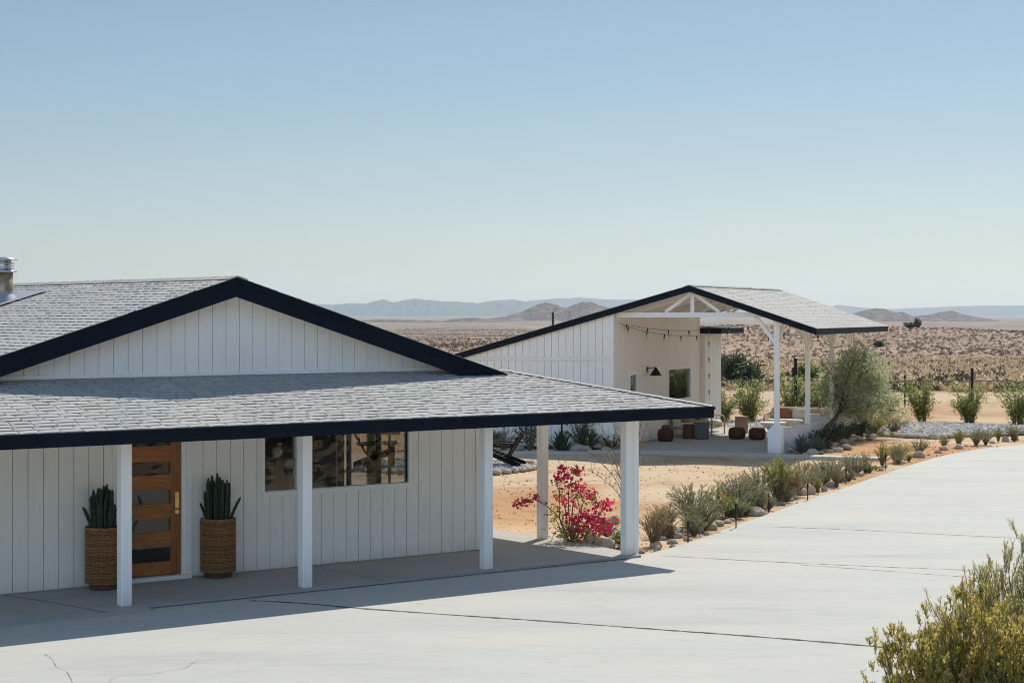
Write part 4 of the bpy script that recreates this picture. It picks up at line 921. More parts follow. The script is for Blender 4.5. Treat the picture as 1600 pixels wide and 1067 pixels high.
# ------------------------------------------------------------------ plants
LM = {
 'sage': leafmat('sage_leaf', [(0.155,0.178,0.101),(0.264,0.279,0.171),(0.357,0.357,0.217),(0.217,0.232,0.093)], .45),
 'olive_shrub': leafmat('yellow_green_leaf', [(0.171,0.178,0.046),(0.295,0.279,0.078),(0.403,0.341,0.109)], .5),
 'dry': leafmat('dry_leaf', [(0.310,0.202,0.093),(0.449,0.310,0.139),(0.248,0.178,0.078)], .45),
 'oleander': leafmat('hedge_leaf', [(.10,.15,.045),(.20,.26,.08),(.33,.36,.13),(.48,.46,.21)], .6, .5),
 'tree': leafmat('tree_leaf', [(.20,.23,.12),(.33,.36,.20),(.45,.48,.29),(.56,.58,.38)], .55),
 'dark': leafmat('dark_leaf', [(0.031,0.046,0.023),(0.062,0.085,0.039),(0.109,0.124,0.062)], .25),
 'bush': leafmat('bush_leaf', [(.24,.23,.05),(.42,.38,.085),(.57,.47,.13),(.70,.54,.24)], .6),
 'wisp': leafmat('wispy_leaf', [(.30,.27,.09),(.42,.36,.14),(.40,.40,.11),(.58,.48,.25)], .6),
 'flower': leafmat('bush_flower', [(.55,.40,.17),(.62,.47,.22),(.48,.33,.13)], .5),
 'bract': leafmat('pink_bract', [(.60,.018,.10),(.74,.035,.15),(.84,.09,.23)], .5),
 'agave': leafmat('agave_leaf', [(0.093,0.132,0.116),(0.155,0.202,0.171)], .1),
 'scrub_dark': leafmat('dark_scrub_leaf', [(.05,.042,.034),(.10,.085,.058),(.17,.14,.09)], .25, .9),
 'straw': leafmat('straw_scrub', [(.26,.19,.125),(.45,.34,.21),(.58,.46,.29),(.68,.56,.38),(.34,.26,.18)], .5, .9),
 'scrub': leafmat('scrub_leaf', [(0.139,0.116,0.085),(0.248,0.202,0.132),(0.403,0.326,0.202),(0.186,0.171,0.116)], .2, .9),
}
def rdir(n, up=.3):
    d = RNG.normal(0,1,(n,3)); d[:,2] = np.abs(d[:,2])*1.0 + up; return d/np.linalg.norm(d,axis=1)[:,None]
def bush_parts(t, n_stem, h_, spread, leaf, twig='twig', lsize=(.06,.012), per=26, up=1.6, base_r=.05, leaf_lo=.3, r0=.006, tuft=None, tuft_mat=None, jit=.35):
    """many thin stems leaving one base, leaves along the upper part of each"""
    st_ = MB(); P = []; D = []; TP = []; TD = []
    for i in range(n_stem):
        an = random.uniform(0,6.283); tl_ = spread*math.sqrt(random.random()); hh = h_*random.uniform(.62,1.05)*(1-.28*(tl_/max(spread,.01))**2)
        b0 = Vector((base_r*math.cos(an)*random.random(), base_r*math.sin(an)*random.random(), 0)); tip = Vector((tl_*math.cos(an), tl_*math.sin(an), hh)); mid = b0.lerp(tip,.5)+Vector((random.uniform(-.06,.06)*h_, random.uniform(-.06,.06)*h_, .12*h_)) 
        pts = [b0, b0.lerp(mid,.5)+Vector((0,0,.02*h_)), mid, mid.lerp(tip,.55)+Vector((0,0,.02*h_)), tip]; st_.tube(pts, [r0,r0*.85,r0*.7,r0*.5,r0*.25], 4, False)
        for q in range(per):
            f = leaf_lo*.45+(1-leaf_lo*.45)*random.random()**.75; seg = min(3,int(f*4)); pp = pts[seg].lerp(pts[seg+1], f*4-seg); dd = (pts[seg+1]-pts[seg]).normalized()*up
            P.append(pp); D.append(dd+Vector((random.gauss(0,.8),random.gauss(0,.8),random.gauss(0,.5))))
        if tuft:
            for q in range(tuft): TP.append(tip+Vector((random.gauss(0,.02),random.gauss(0,.02),random.uniform(-.05,.02)))); TD.append(Vector((random.gauss(0,.6),random.gauss(0,.6),1)))
    st_.build('stem', M[twig], t)
    n = len(P); q = leaves(np.array(P), np.array(D), lsize[0]*RNG.uniform(.6,1.3,n), lsize[1]*RNG.uniform(.7,1.3,n), jit); MB().quads(q).build('foliage', LM[leaf], t)
    if tuft: n = len(TP); MB().quads(leaves(np.array(TP), np.array(TD), lsize[0]*.8, lsize[1]*2.0, .3)).build('flower_head', LM[tuft_mat], t)['kind'] = 'stuff'
ORD = ['first','second','third','fourth','fifth','sixth','seventh','eighth','ninth','tenth','eleventh','twelfth','thirteenth','fourteenth','fifteenth','sixteenth','seventeenth','eighteenth','nineteenth','twentieth','twenty-first','twenty-second','twenty-third','twenty-fourth','twenty-fifth','twenty-sixth','twenty-seventh','twenty-eighth']
# --- border along the driveway, walked from the corner post to the right
protos = {}
def proto(kind):
    if kind in protos: return None
    t = thing('border_bush', '', 'shrub')
    if kind == 'sage': bush_parts(t, 70, .62, .36, 'sage', lsize=(.055,.010), per=30, up=1.8)
    if kind == 'yellow': bush_parts(t, 60, .66, .28, 'olive_shrub', lsize=(.06,.010), per=26, up=2.2, tuft=4, tuft_mat='olive_shrub')
    if kind == 'dry': bush_parts(t, 60, .58, .26, 'dry', lsize=(.05,.009), per=16, up=2.2)
    if kind == 'grey': bush_parts(t, 80, .50, .42, 'sage', lsize=(.045,.009), per=24, up=1.2)
    if kind == 'green': bush_parts(t, 40, .30, .22, 'oleander', lsize=(.06,.016), per=24, up=1.0)
    protos[kind] = t; return t
look = {'sage':'grey green feathery bush','yellow':'tall yellow green bush','dry':'brown dry upright bush','grey':'low grey rounded bush','green':'small bright green clump'}
count = {}
border = [(1022,852,'dry',1.0),(1035,828,'dry',.8),(1085,822,'sage',1.15),(1098,830,'grey',1.0),(1118,812,'yellow',.9),(1140,808,'green',1.0),(1150,798,'grey',1.25),(1168,790,'grey',1.1),(1185,785,'sage',1.1),(1215,783,'yellow',1.35),(1228,775,'sage',1.2),(1240,778,'dry',.9),(1258,762,'dry',1.0),(1290,758,'sage',1.2),(1305,752,'grey',1.2),(1330,742,'sage',1.0),(1352,738,'dry',1.0),(1378,728,'yellow',.9),(1398,722,'sage',1.1),(1436,712,'sage',1.2),(1475,702,'yellow',.9),(1498,698,'yellow',1.2),(1525,696,'sage',1.3),(1540,695,'sage',1.1),(1560,690,'yellow',.9),(1585,689,'sage',1.3),(1612,688,'sage',1.2)]
rb = random.Random(5)
for i in range(30):
    f = rb.random(); x = 1015+f*420; y = float(np.interp(x, [p[0] for p in edge_px], [p[1] for p in edge_px])) - rb.uniform(5, 22)*(1-.45*f); border.append((x, y, rb.choice(['sage','grey','grey','dry','green','yellow','sage']), rb.uniform(.45,.85)))
border.sort(key=lambda b: b[0])
for (x, y, kd, sc) in border:
    q = at(x, y, -.05); sc *= .62 if x > 1390 else .85 if x > 1270 else 1.0; fresh = proto(kd); o = fresh if fresh else copy_tree(protos[kd])
    o.location = q; o.rotation_euler = (0,0,random.uniform(0,6.28)); o.scale = (sc*random.uniform(.9,1.15), sc*random.uniform(.9,1.15), sc*random.uniform(.9,1.1))
    i = count.get(kd, 0); count[kd] = i+1
    o['label'] = '%s by the driveway, %s such from the corner porch post' % (look[kd], ORD[i]); o['group'] = 'bushes planted along the driveway edge'
# rocks of the border
rk = 'rounded tan rock among the bushes edging the driveway'; rg = 'rocks edging the driveway'
bigs = [(1048,838,.27,'largest rounded tan boulder at the driveway edge beside the corner porch post'),(1033,822,.25,'pale boulder behind the largest border boulder'),(925,852,.19,'round tan boulder under the pink flowering shrub'),(947,858,.20,'pale upright boulder between the pink shrub and the corner post'),(962,818,.15,'round brown rock standing on the dirt behind the pink shrub'),(968,846,.16,'flat tan boulder close left of the corner post'),(1183,806,.17,'rounded grey brown boulder beside a path light'),(1264,772,.20,'pale boulder behind the path light halfway along the driveway')]
for (x, y, r, lb) in bigs: q = at(x,y,-.05); rock(q.x, q.y+.12, r*.82, lb, None, -.06, sq=1.05)
small = [(1022,862),(1034,858),(1046,857),(1060,853),(1072,848),(1010,866),(1040,846),(1062,842),(1087,836),(1100,832),(1112,829),(1125,824),(1137,820),(1129,812),(1150,816),(1160,812),(1170,806),(1196,798),(1207,794),(1220,790),(1232,786),(1244,783),(1256,777),(1275,770),(1286,768),(1297,764),(1310,760),(1322,755),(1335,750),(1350,746),(1362,741),(1375,737),(1390,731),(1404,727),(1420,722),(1436,717),(1450,713),(1465,710),(1480,706),(1500,702),(1515,700),(1530,698),(1550,695),(1572,692),(1590,690),(985,862),(975,860),(935,846),(915,858),(900,852),(885,848),(1280,764),(1250,770),(1112,818)]
for (x, y) in small: q = at(x,y-2,-.05); rock(q.x+random.uniform(-.08,.08), q.y+random.uniform(.05,.3), random.choice((.05,.07,.08,.10,.12,.14))*random.uniform(.85,1.15), rk, rg, -.065)
# stones bordering the gravel band, and at the low wall
for i in range(44):
    f = i/43; x = 1330+f*290; y = np.interp(x, [1330,1350,1400,1460,1520,1620], [690,676,683,686,682,677]); q = at(x, y, -.05)
    rock(q.x, q.y, random.uniform(.07,.14), 'small rounded rock along the front edge of the gravel band', 'rocks along the gravel band', -.05)
for i in range(26):
    q = B.w(-.2+i*.40, -.95+random.uniform(-.25,.2)-.25*math.sin(i*.4)); rock(q.x, q.y, random.uniform(.09,.17), 'small rounded rock in the planting bed before the low patio wall', 'rocks before the low patio wall', -.05)
for i,(x,y,r) in enumerate([(905,708,.24),(917,706,.14),(893,706,.12),(812,703,.14),(870,706,.12),(947,705,.16)]):
    q = at(x,y,-.05); rock(q.x, q.y, r, ['large round boulder beside the pipe rail by the guest house wall','small boulder right of the large one under the pipe rail','small dark boulder left of the large one under the pipe rail','boulder behind the black deck chair by the guest house wall','boulder right of the thin porch post by the guest house wall','boulder near the guest house corner by the walkway'][i], None, -.05)
# path lights
for i,(x,y) in enumerate([(1075,848),(1150,826),(1201,800),(1262,783),(1322,757),(1384,733)]):
    q = at(x,y,-.05); t = thing('path_light', '%s black stake path light along the driveway from the corner post' % ORD[i], 'path light', q, 0, 'path lights along the driveway')
    h_ = .42 if i == 1 else .34
    MB().lathe([(.011,-.05),(.011,h_-.08)], 10).build('stake', M['black'], t); MB().lathe([(.017,h_-.08),(.019,h_-.02),(.014,h_)], 12).build('lamp_head', M['black'], t)
# --- bougainvillea
q = at(893,850,-.05); t = thing('bougainvillea', 'shrub with bright magenta flowers growing beside the thin porch post', 'flowering shrub', q)
def px_local(x, y, dd=0.0):          # a point of the shrub's own plane of growth
    d = q.y+dd; return Vector(((x-800)/F_PX*d - q.x, dd, CAM_H-(y-Y_HZ)/F_PX*d + .05))
st = MB(); LP = []; LD = []; BP = []; BD = []
arms = [[(893,850),(876,815),(874,785),(875,755),(880,728)], [(893,850),(905,815),(915,780),(945,790)], [(890,850),(880,820),(866,800),(835,780),(806,789)], [(893,850),(910,825),(925,805),(955,818)], [(893,850),(895,790),(905,770),(925,775),(937,795)], [(893,850),(882,790),(872,765),(869,748)], [(895,850),(920,830),(935,815),(945,820)], [(890,850),(878,830),(868,810),(864,795)], [(893,850),(888,780),(893,750),(902,732)], [(893,848),(905,800),(900,770),(905,757)]]
for ar in arms:
    dd = random.uniform(-.35,.35); pts = [px_local(x,y,dd*i/len(ar)) for i,(x,y) in enumerate(ar)]; pts = smooth_line(pts, 6); n = len(pts)
    st.tube(pts, [.011*(1-.75*i/n) for i in range(n)], 5, False)
    for i in range(6, n):
        for k in range(3):
            LP.append(pts[i]+Vector((random.gauss(0,.05),random.gauss(0,.05),random.gauss(0,.04)))); LD.append((random.gauss(0,1),random.gauss(0,1),random.gauss(.2,.7)))
def cluster(x, y, n, s):
    c = px_local(x,y,random.uniform(-.2,.2))
    for k in range(n): BP.append(c+Vector((random.gauss(0,s),random.gauss(0,s),random.gauss(0,s*.8)))); BD.append((random.gauss(0,1),random.gauss(0,1),random.gauss(.2,.8)))
for (x,y,n,s) in [(880,730,22,.045),(878,740,14,.04),(885,745,40,.06),(870,748,18,.03),(900,736,34,.05),(902,738,14,.05),(888,762,18,.05),(899,756,14,.03),(905,766,40,.06),(915,770,44,.06),(925,775,36,.05),(924,777,10,.03),(940,790,40,.05),(950,790,36,.05),(953,785,12,.03),(808,788,22,.035),(822,781,26,.04),(837,778,22,.03),(881,783,22,.04),(896,784,20,.04),(870,778,12,.03),(925,808,64,.09),(935,816,64,.09),(920,822,60,.09),(930,830,56,.08),(900,815,50,.08),(890,810,36,.07),(950,818,36,.06),(945,826,30,.05),(912,806,40,.07),(905,828,40,.09),(893,832,26,.09)]: cluster(x,y,n,s)
for k in range(480):
    c = px_local(random.gauss(900,20), random.gauss(830,10), random.gauss(0,.2)); LP.append(c); LD.append((random.gauss(0,1),random.gauss(0,1),random.gauss(.2,.7)))
st.build('stem', M['bark'], t)
MB().quads(leaves(np.array(LP), np.array(LD), RNG.uniform(.04,.08,len(LP)), RNG.uniform(.025,.045,len(LP)))).build('foliage', LM['oleander'], t)
MB().quads(leaves(np.array(BP), np.array(BD), RNG.uniform(.045,.075,len(BP)), RNG.uniform(.04,.06,len(BP)))).build('flower', LM['bract'], t)
# agave by it
def agave(x, y, z, r, label, n=34, mat='agave'):
    t = thing('agave', label, 'agave', (x,y,z)); arr = []
    mb = MB()
    for i in range(n):
        f = i/n; an = i*2.399; el = .15+1.2*f; L = r*random.uniform(.85,1.1)*(1-.25*f); w0 = r*.075
        d = Vector((math.cos(an),math.sin(an),0)); s_ = Vector((-math.sin(an),math.cos(an),0)); pts = []
        for k in range(5):
            g = k/4; e = el + .25*math.sin(g*2.5); p_ = d*(L*g*math.cos(e)) + Vector((0,0,L*g*math.sin(e))); ww = w0*(1-g**2.2)*(.75+.6*g if g < .4 else 1) + .001; pts += [p_-s_*ww, p_+Vector((0,0,-ww*.5)), p_+s_*ww]
        fs = []
        for k in range(4): fs += [(k*3,k*3+1,k*3+4,k*3+3),(k*3+1,k*3+2,k*3+5,k*3+4)]
        mb.add(pts, fs)
    mb.build('leaf', LM[mat], t); return t
q2 = at(948,838,-.05); agave(q2.x, q2.y, -.05, .38, 'grey green agave between the pink shrub and the corner porch post')
q2 = at(972,855,-.05); t = thing('green_clump', 'small bright green clump at the foot of the corner porch post', 'plant', q2); bush_parts(t, 40, .26, .2, 'oleander', lsize=(.06,.018), per=20, up=.8)
q2 = at(800,818,-.05)
# --- tall wispy shrub behind the corner post
q = at(985,838,-.05); t = thing('wispy_shrub', 'tall thin wispy shrub of bare pale stems behind the corner porch post', 'shrub', q); st = MB(); LP = []; LD = []
for (tx, ty, n) in [(905,640,1),(918,700,1),(930,650,1),(955,655,1),(965,635,1),(1005,640,1),(1015,650,1),(940,700,1),(925,735,1),(990,630,1),(968,690,1),(1000,690,1)]:
    d = q.y; tip = Vector(((tx-800)/F_PX*d-q.x, random.uniform(-.4,.5), CAM_H-(ty-Y_HZ)/F_PX*d+.05)); mid = tip*.5+Vector((-tip.x*.22,random.uniform(-.1,.1),.12)); pts = smooth_line([Vector((0,0,0)),mid,tip], 8); n = len(pts)
    st.tube(pts, [.010*(1-.8*i/n) for i in range(n)], 4, False)
    for i in range(5, n):
        for k in range(2):
            p_ = pts[i]; e = p_+Vector((random.gauss(0,.09),random.gauss(0,.09),random.uniform(.03,.16))); st.tube([p_, e], [.003,.0015], 3, False)
            for m in range(4): LP.append(p_.lerp(e, random.random())); LD.append((random.gauss(0,1),random.gauss(0,1),random.gauss(.5,.5)))
st.build('stem', M['twig'], t); MB().quads(leaves(np.array(LP), np.array(LD), RNG.uniform(.02,.045,len(LP)), .010)).build('foliage', LM['olive_shrub'], t)
# --- plants in the shade by the guest house front wall
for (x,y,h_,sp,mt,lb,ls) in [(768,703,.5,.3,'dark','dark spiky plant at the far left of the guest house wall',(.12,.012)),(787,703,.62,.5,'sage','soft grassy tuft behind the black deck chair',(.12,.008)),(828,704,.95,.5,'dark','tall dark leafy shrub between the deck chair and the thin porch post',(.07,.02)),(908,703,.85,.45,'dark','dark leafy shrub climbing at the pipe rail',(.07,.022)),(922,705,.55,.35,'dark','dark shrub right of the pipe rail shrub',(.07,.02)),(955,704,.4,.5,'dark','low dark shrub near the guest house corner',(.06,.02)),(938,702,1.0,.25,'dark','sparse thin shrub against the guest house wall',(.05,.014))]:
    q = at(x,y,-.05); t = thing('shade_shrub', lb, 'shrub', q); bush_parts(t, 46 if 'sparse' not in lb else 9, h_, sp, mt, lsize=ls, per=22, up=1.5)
q = at(877,707,-.05); agave(q.x,q.y,-.05,.75,'spiky dark agave between the thin porch post and the pipe rail',30,'dark')  # darker leaf colour stands in for the shade by the wall
# --- bed before the low wall
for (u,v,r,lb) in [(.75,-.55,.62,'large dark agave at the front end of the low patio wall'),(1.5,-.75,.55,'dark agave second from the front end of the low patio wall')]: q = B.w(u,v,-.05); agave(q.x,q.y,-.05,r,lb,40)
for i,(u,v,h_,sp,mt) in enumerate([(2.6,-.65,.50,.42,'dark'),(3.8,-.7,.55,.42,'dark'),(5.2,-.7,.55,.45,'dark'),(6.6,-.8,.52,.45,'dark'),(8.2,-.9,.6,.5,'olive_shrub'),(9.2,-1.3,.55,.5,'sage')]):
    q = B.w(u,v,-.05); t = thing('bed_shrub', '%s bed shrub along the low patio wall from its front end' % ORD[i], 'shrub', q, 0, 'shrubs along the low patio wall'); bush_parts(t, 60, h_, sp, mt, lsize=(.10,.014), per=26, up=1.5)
q = at(1290,716,-.05); q = at(1408,715,-.05); t = thing('flower_clump','low clump with orange yellow blooms at the end of the paved walk','plant',q); bush_parts(t, 40, .34, .3, 'oleander', lsize=(.06,.014), per=14, up=1.2, tuft=8, tuft_mat='flower')
# --- hedge shrubs along the fence
def hedge_parts(t, h_=1.22, sp=.62, ns=24):
    st = MB(); P = []; D = []
    for i in range(ns):
        an = random.uniform(0,6.28); tl_ = sp*random.random()**.6; tip = Vector((tl_*math.cos(an), tl_*math.sin(an), h_*random.uniform(.45,1.08))); b0 = Vector((.12*math.cos(an),.12*math.sin(an),0)); mid = b0.lerp(tip,.5)-Vector((tl_*.18*math.cos(an),tl_*.18*math.sin(an),0)); pts = smooth_line([b0,mid,tip],4); n = len(pts)
        st.tube(pts,[.016*(1-.7*j/n) for j in range(n)],4,False)
        for j in range(n):
            f = j/(n-1)
            if f < .18: continue
            for k in range(int(8+8*f)): P.append(pts[j]+Vector((random.gauss(0,.08),random.gauss(0,.08),random.gauss(0,.08)))); dd = Vector((random.gauss(0,1),random.gauss(0,1),random.gauss(.7,.6))); D.append(dd)
    st.build('stem', M['stem_green'], t); n = len(P)
    MB().quads(leaves(np.array(P),np.array(D),RNG.uniform(.08,.16,n),RNG.uniform(.026,.045,n),.2)).build('foliage', LM['oleander'], t)
hp = []
for s in range(3):
    t = thing('hedge_shrub','', 'shrub', (0,0,0), 0, 'green hedge shrubs along the chain link fence'); hedge_parts(t); hp.append(t)
for i,(x,y,sc,lb) in enumerate([(1128,662,.85,'green hedge shrub partly hidden by the guest house wall'),(1172,660,1.0,'bushy green hedge shrub behind the left end of the patio sofa'),(1238,658,1.12,'green hedge shrub behind the patio sofa between two posts'),(1276,656,1.0,'green hedge shrub just left of the leaning tree'),(1385,657,.75,'thin green hedge shrub at the right foot of the leaning tree'),(1441,658,1.02,'rounded green hedge shrub, first one right of the leaning tree'),(1516,661,1.0,'green hedge shrub grown around the tall fence pole'),(1312,656,1.4,'tall green hedge shrub mostly hidden by the trunk side of the leaning tree'),(1345,656,1.4,'tall green hedge shrub behind the middle of the leaning tree crown'),(1590,663,1.08,'large green hedge shrub at the right edge of the photo')]):
    o = hp[i] if i < 3 else copy_tree(hp[i % 3]); q = at(x,y,-.05); o.location = q; o.rotation_euler = (0,0,i*1.3); o.scale = (sc,sc,sc); o['label'] = lb; o['group'] = 'green hedge shrubs along the chain link fence'
# --- leaning tree by the low wall
q = B.w(2.6,-.85,-.05); t = thing('leaning_tree','feathery pale green tree with a dark leaning trunk beside the low patio wall','tree',q)
def tl(x, y, dd): d = q.y+dd; return Vector(((x-800)/F_PX*d-q.x, dd, CAM_H-(y-Y_HZ)/F_PX*d+.05))
st = MB(); P = []; D = []
trunk = smooth_line([Vector((0,0,0)), tl(1290,672,1.2), tl(1304,655,2.6), tl(1318,632,4.2), tl(1330,612,5.0)], 6); n = len(trunk); st.tube(trunk,[.085*(1-.6*i/n) for i in range(n)],7)
for i in range(90):
    b0 = trunk[random.randrange(int(n*.6), n)]; cx = random.gauss(1343,28); top = 545+((cx-1335)/45)**2*26; cy = random.uniform(max(535,top), 652); c = tl(cx, cy, 4.2+random.gauss(0,.9))
    mid = b0.lerp(c,.5)+Vector((0,0,.15)); pts = smooth_line([b0,mid,c],5); m_ = len(pts); st.tube(pts,[.020*(1-.85*j/m_) for j in range(m_)],4,False)
    for k in range(190):
        f = 1-abs(random.gauss(0,.28)); f = max(.3,min(1,f)); p_ = b0.lerp(mid,f*2) if f < .5 else mid.lerp(c,(f-.5)*2); P.append(p_+Vector((random.gauss(0,.16),random.gauss(0,.16),random.gauss(0,.17)))); D.append((random.gauss(0,.7),random.gauss(0,.7),random.gauss(.3,.8)))
st.build('trunk', M['bark'], t, True); nn = len(P)
MB().quads(leaves(np.array(P),np.array(D),RNG.uniform(.08,.18,nn),RNG.uniform(.018,.034,nn),.2)).build('crown', LM['tree'], t)
# --- dark desert trees beyond the fence
def far_tree(px, py, d, w_, h_, label, mt='dark'):
    x = (px-800)/F_PX*d; t = thing('desert_tree', label, 'tree', (x,d,gz(x,d))); st = MB(); P = []; D = []
    for i in range(26):
        an = random.uniform(0,6.28); tl_ = w_*.5*random.random()**.5; tip = Vector((tl_*math.cos(an),tl_*math.sin(an),h_*random.uniform(.45,1)*(1-.3*(tl_/(w_*.5))**2))); pts = smooth_line([Vector((0,0,0)),tip*.5+Vector((0,0,.1*h_)),tip],3); st.tube(pts,[.06*(1-.8*j/len(pts)) for j in range(len(pts))],4,False)
        for k in range(75): f = random.uniform(.45,1.05); p_ = tip*f; P.append(p_+Vector((random.gauss(0,w_*.05),random.gauss(0,w_*.05),random.gauss(0,h_*.06)))); D.append((random.gauss(0,1),random.gauss(0,1),random.gauss(.4,.7)))
    st.build('trunk', M['bark'], t); n = len(P); MB().quads(leaves(np.array(P),np.array(D),RNG.uniform(.25,.5,n),RNG.uniform(.06,.12,n))).build('crown', LM[mt], t)
far_tree(1158,600,92,2.0,1.55,'dark round desert tree beyond the fence, seen left of the patio posts','dark')
far_tree(1130,600,96,.9,1.35,'small dark desert tree beside the guest house corner beyond the fence')
far_tree(1265,600,96,1.1,1.2,'small green tree beyond the fence between the second and third patio posts','oleander')
far_tree(1422,512,470,4,2.0,'small dark tree on the skyline ridge right of the pavilion roof'); far_tree(1434,512,470,2.2,2.7,'taller dark tree on the skyline ridge right of the pavilion roof'); far_tree(1372,540,300,1.4,.9,'lone dark shrub tree half way up the desert slope')

# ------------------------------------------------------------------ chain link fence and poles
FA = Vector((2.0,62.6,0)); FB = Vector((24.0,60.6,0)); fd = (FB-FA); fl_ = fd.length; fd.normalize()
fence = thing('chain_link_fence','see through chain link fence running behind the hedge shrubs','fence', FA, math.atan2(fd.y,fd.x)); fh = 1.25
wm = MB(); arr = []
s_ = -fh
while s_ < fl_:
    for sg in (1,-1):
        a0, z0, a1, z1 = (s_, 0, s_+fh, fh) if sg > 0 else (s_+fh, 0, s_, fh)
        if min(a0,a1) < 0 or max(a0,a1) > fl_: continue
        w2 = .0026; arr.append([(a0-w2,.0,z0),(a0+w2,.0,z0),(a1+w2,.0,z1),(a1-w2,.0,z1)])
    s_ += .085
wm.quads(np.array(arr)); M['wire'] = plain('fence_wire', (.24,.20,.16), .6, .2, metal=.3); wm.build('wire_mesh', M['wire'], fence)
for x in np.arange(.4, fl_, 3.2): MB().tube([(x,.03,-.2),(x,.03,1.32)], .028, 8).build('fence_post', M['wire'], fence)
MB().tube([(0,.03,1.27),(fl_,.03,1.27)], .018, 6).build('top_rail', M['wire'], fence)
def pole(px, d, top_py, r, label, arm=False):
    x = (px-800)/F_PX*d; h_ = CAM_H-(top_py-Y_HZ)/F_PX*d - gz(x,d); t = thing('pole', label, 'pole', (x,d,gz(x,d))); MB().tube([(0,0,-.2),(0,0,h_)], r, 8).build('shaft', M['black'], t); MB().lathe([(r*1.3,h_),(r*1.3,h_+.04),(r*.4,h_+.06)], 8).build('cap', M['black'], t)
    if arm: MB().box(-.05,.32,-.03,.03,h_-.03,h_+.0).build('arm', M['black'], t); MB().box(-.12,.02,-.08,.08,h_*.72,h_*.72+.30).build('box', M['black'], t)
pole(1243,61.0,561,.055,'thick dark pole with a small box behind the patio sofa',True); pole(1519,60.6,577,.045,'tall dark pole standing among the hedge shrubs right of the tree'); pole(1414,70,588,.04,'thin dark pole beyond the fence just right of the leaning tree'); pole(864,420,488,.25,'distant utility pole on the plain behind the guest house roof')

# ------------------------------------------------------------------ foreground bushes, bottom right
def fg_bush(x, y, label, n_br, h_, sp, seed, style):
    """rounded bush: many upright tufts over its whole shell, brown stems below"""
    random.seed(seed); t = thing('foreground_bush', label, 'bush', (x,y,gz(x,y))); st = MB(); P = []; D = []; FP = []; FD = []; leafy = style == 'leafy'
    for i in range(n_br):
        an = random.uniform(0,6.283); el = math.asin(random.random()**.75); lump = 1+.16*math.sin(an*3+seed)+.12*math.sin(an*5+el*4+seed*2); rr = sp*math.cos(el)*lump*random.uniform(.72,1.0); hh = h_*(.22+.78*math.sin(el)**.8)*lump*random.uniform(.82,1.0)
        b0 = Vector((rr*.16*math.cos(an),rr*.16*math.sin(an),0)); tip = Vector((rr*math.cos(an),rr*math.sin(an),hh)); mid = b0.lerp(tip,.55)+Vector((rr*.08*math.cos(an),rr*.08*math.sin(an),-.05)); pts = smooth_line([b0,mid,tip],5); n = len(pts)
        st.tube(pts,[.011*(1-.75*j/n) for j in range(n)],4,False); flower = random.random() < (.24 if leafy else .25); out = Vector((math.cos(an)*math.cos(el),math.sin(an)*math.cos(el),.5+math.sin(el))).normalized()
        for k in range(9 if leafy else 13):
            p_ = pts[random.randrange(n*2//3, n)]+Vector((random.gauss(0,.035),random.gauss(0,.035),random.gauss(0,.03))); L = random.uniform(.05,.12) if leafy else random.uniform(.08,.20); e = p_+(out*.5+Vector((random.gauss(0,.32),random.gauss(0,.32),1.0))).normalized()*L
            st.tube([p_,e],[.004,.002],3,False); fl = flower and random.random() < .6
            for m in range(36 if leafy else 24):
                f = random.random()**.75; w_ = p_.lerp(e,f)+Vector((random.gauss(0,.008),random.gauss(0,.008),random.gauss(0,.008))); dd = (e-p_).normalized()*1.2+Vector((random.gauss(0,.6),random.gauss(0,.6),random.gauss(.2,.4)))
                if fl and f > .55: FP.append(w_); FD.append(dd)
                else: P.append(w_); D.append(dd)
    st.build('branch', M['twig'], t); n = len(P); ls = (.034,.0105) if leafy else (.042,.007)
    MB().quads(leaves(np.array(P),np.array(D),ls[0]*RNG.uniform(.6,1.3,n),ls[1]*RNG.uniform(.7,1.3,n),.2)).build('foliage', LM['bush' if leafy else 'wisp'], t)
    if FP: n = len(FP); MB().quads(leaves(np.array(FP),np.array(FD),.026*RNG.uniform(.7,1.3,n),.010,.3)).build('flower_head', LM['flower'], t)['kind'] = 'stuff'
fg_bush(3.40,14.0,'dense green bush with yellow tipped twigs in the near right corner',280,1.20,.64,11,'leafy')
fg_bush(4.55,15.8,'feathery yellow green bush behind the dense one at the right edge',230,1.47,.80,12,'wispy')
fg_bush(3.95,13.9,'green bush with orange flower heads cut by the right edge of the photo',200,1.26,.60,13,'leafy')
q = at(1372,1120,-.05); t = thing('grass_tuft','sparse dry grass stalks at the left foot of the near bush','grass tuft',(2.68,13.9,-.05)); bush_parts(t, 26, .75, .34, 'dry', lsize=(.03,.005), per=6, up=2.0, r0=.003)

# ------------------------------------------------------------------ desert scrub on the slope
random.seed(21)
def scrub_unit(n, seed):
    g = np.random.default_rng(seed); d = g.normal(0,1,(n,3)); d[:,2] = np.abs(d[:,2])*.8; d /= np.linalg.norm(d,axis=1)[:,None]; P = d*g.uniform(.25,.95,(n,1))*np.array([.5,.5,.75]); P[:,2] += .03
    Dr = d+g.normal(0,.4,(n,3)); Dr[:,2] += .5; Dr /= np.linalg.norm(Dr,axis=1)[:,None]; S = np.cross(Dr,g.normal(0,1,(n,3))); S /= np.linalg.norm(S,axis=1)[:,None]; L = g.uniform(.16,.34,(n,1)); W = g.uniform(.05,.11,(n,1)); mid = P+Dr*L*.5
    return np.stack([P, mid+S*W, P+Dr*L, mid-S*W],1)
units = [scrub_unit(90, s) for s in range(6)]; small_u = [scrub_unit(34, 40+s)*1.0 for s in range(6)]; tiny_u = [scrub_unit(14, 60+s)*np.array([1.25,1.25,1.15]) for s in range(6)]
um = []
for i in range(6):
    mb = MB(); mb.quads(units[i]); me = mb.mesh('desert_scrub'); me.materials.append(LM['straw' if i % 3 else 'scrub_dark']); um.append(me)
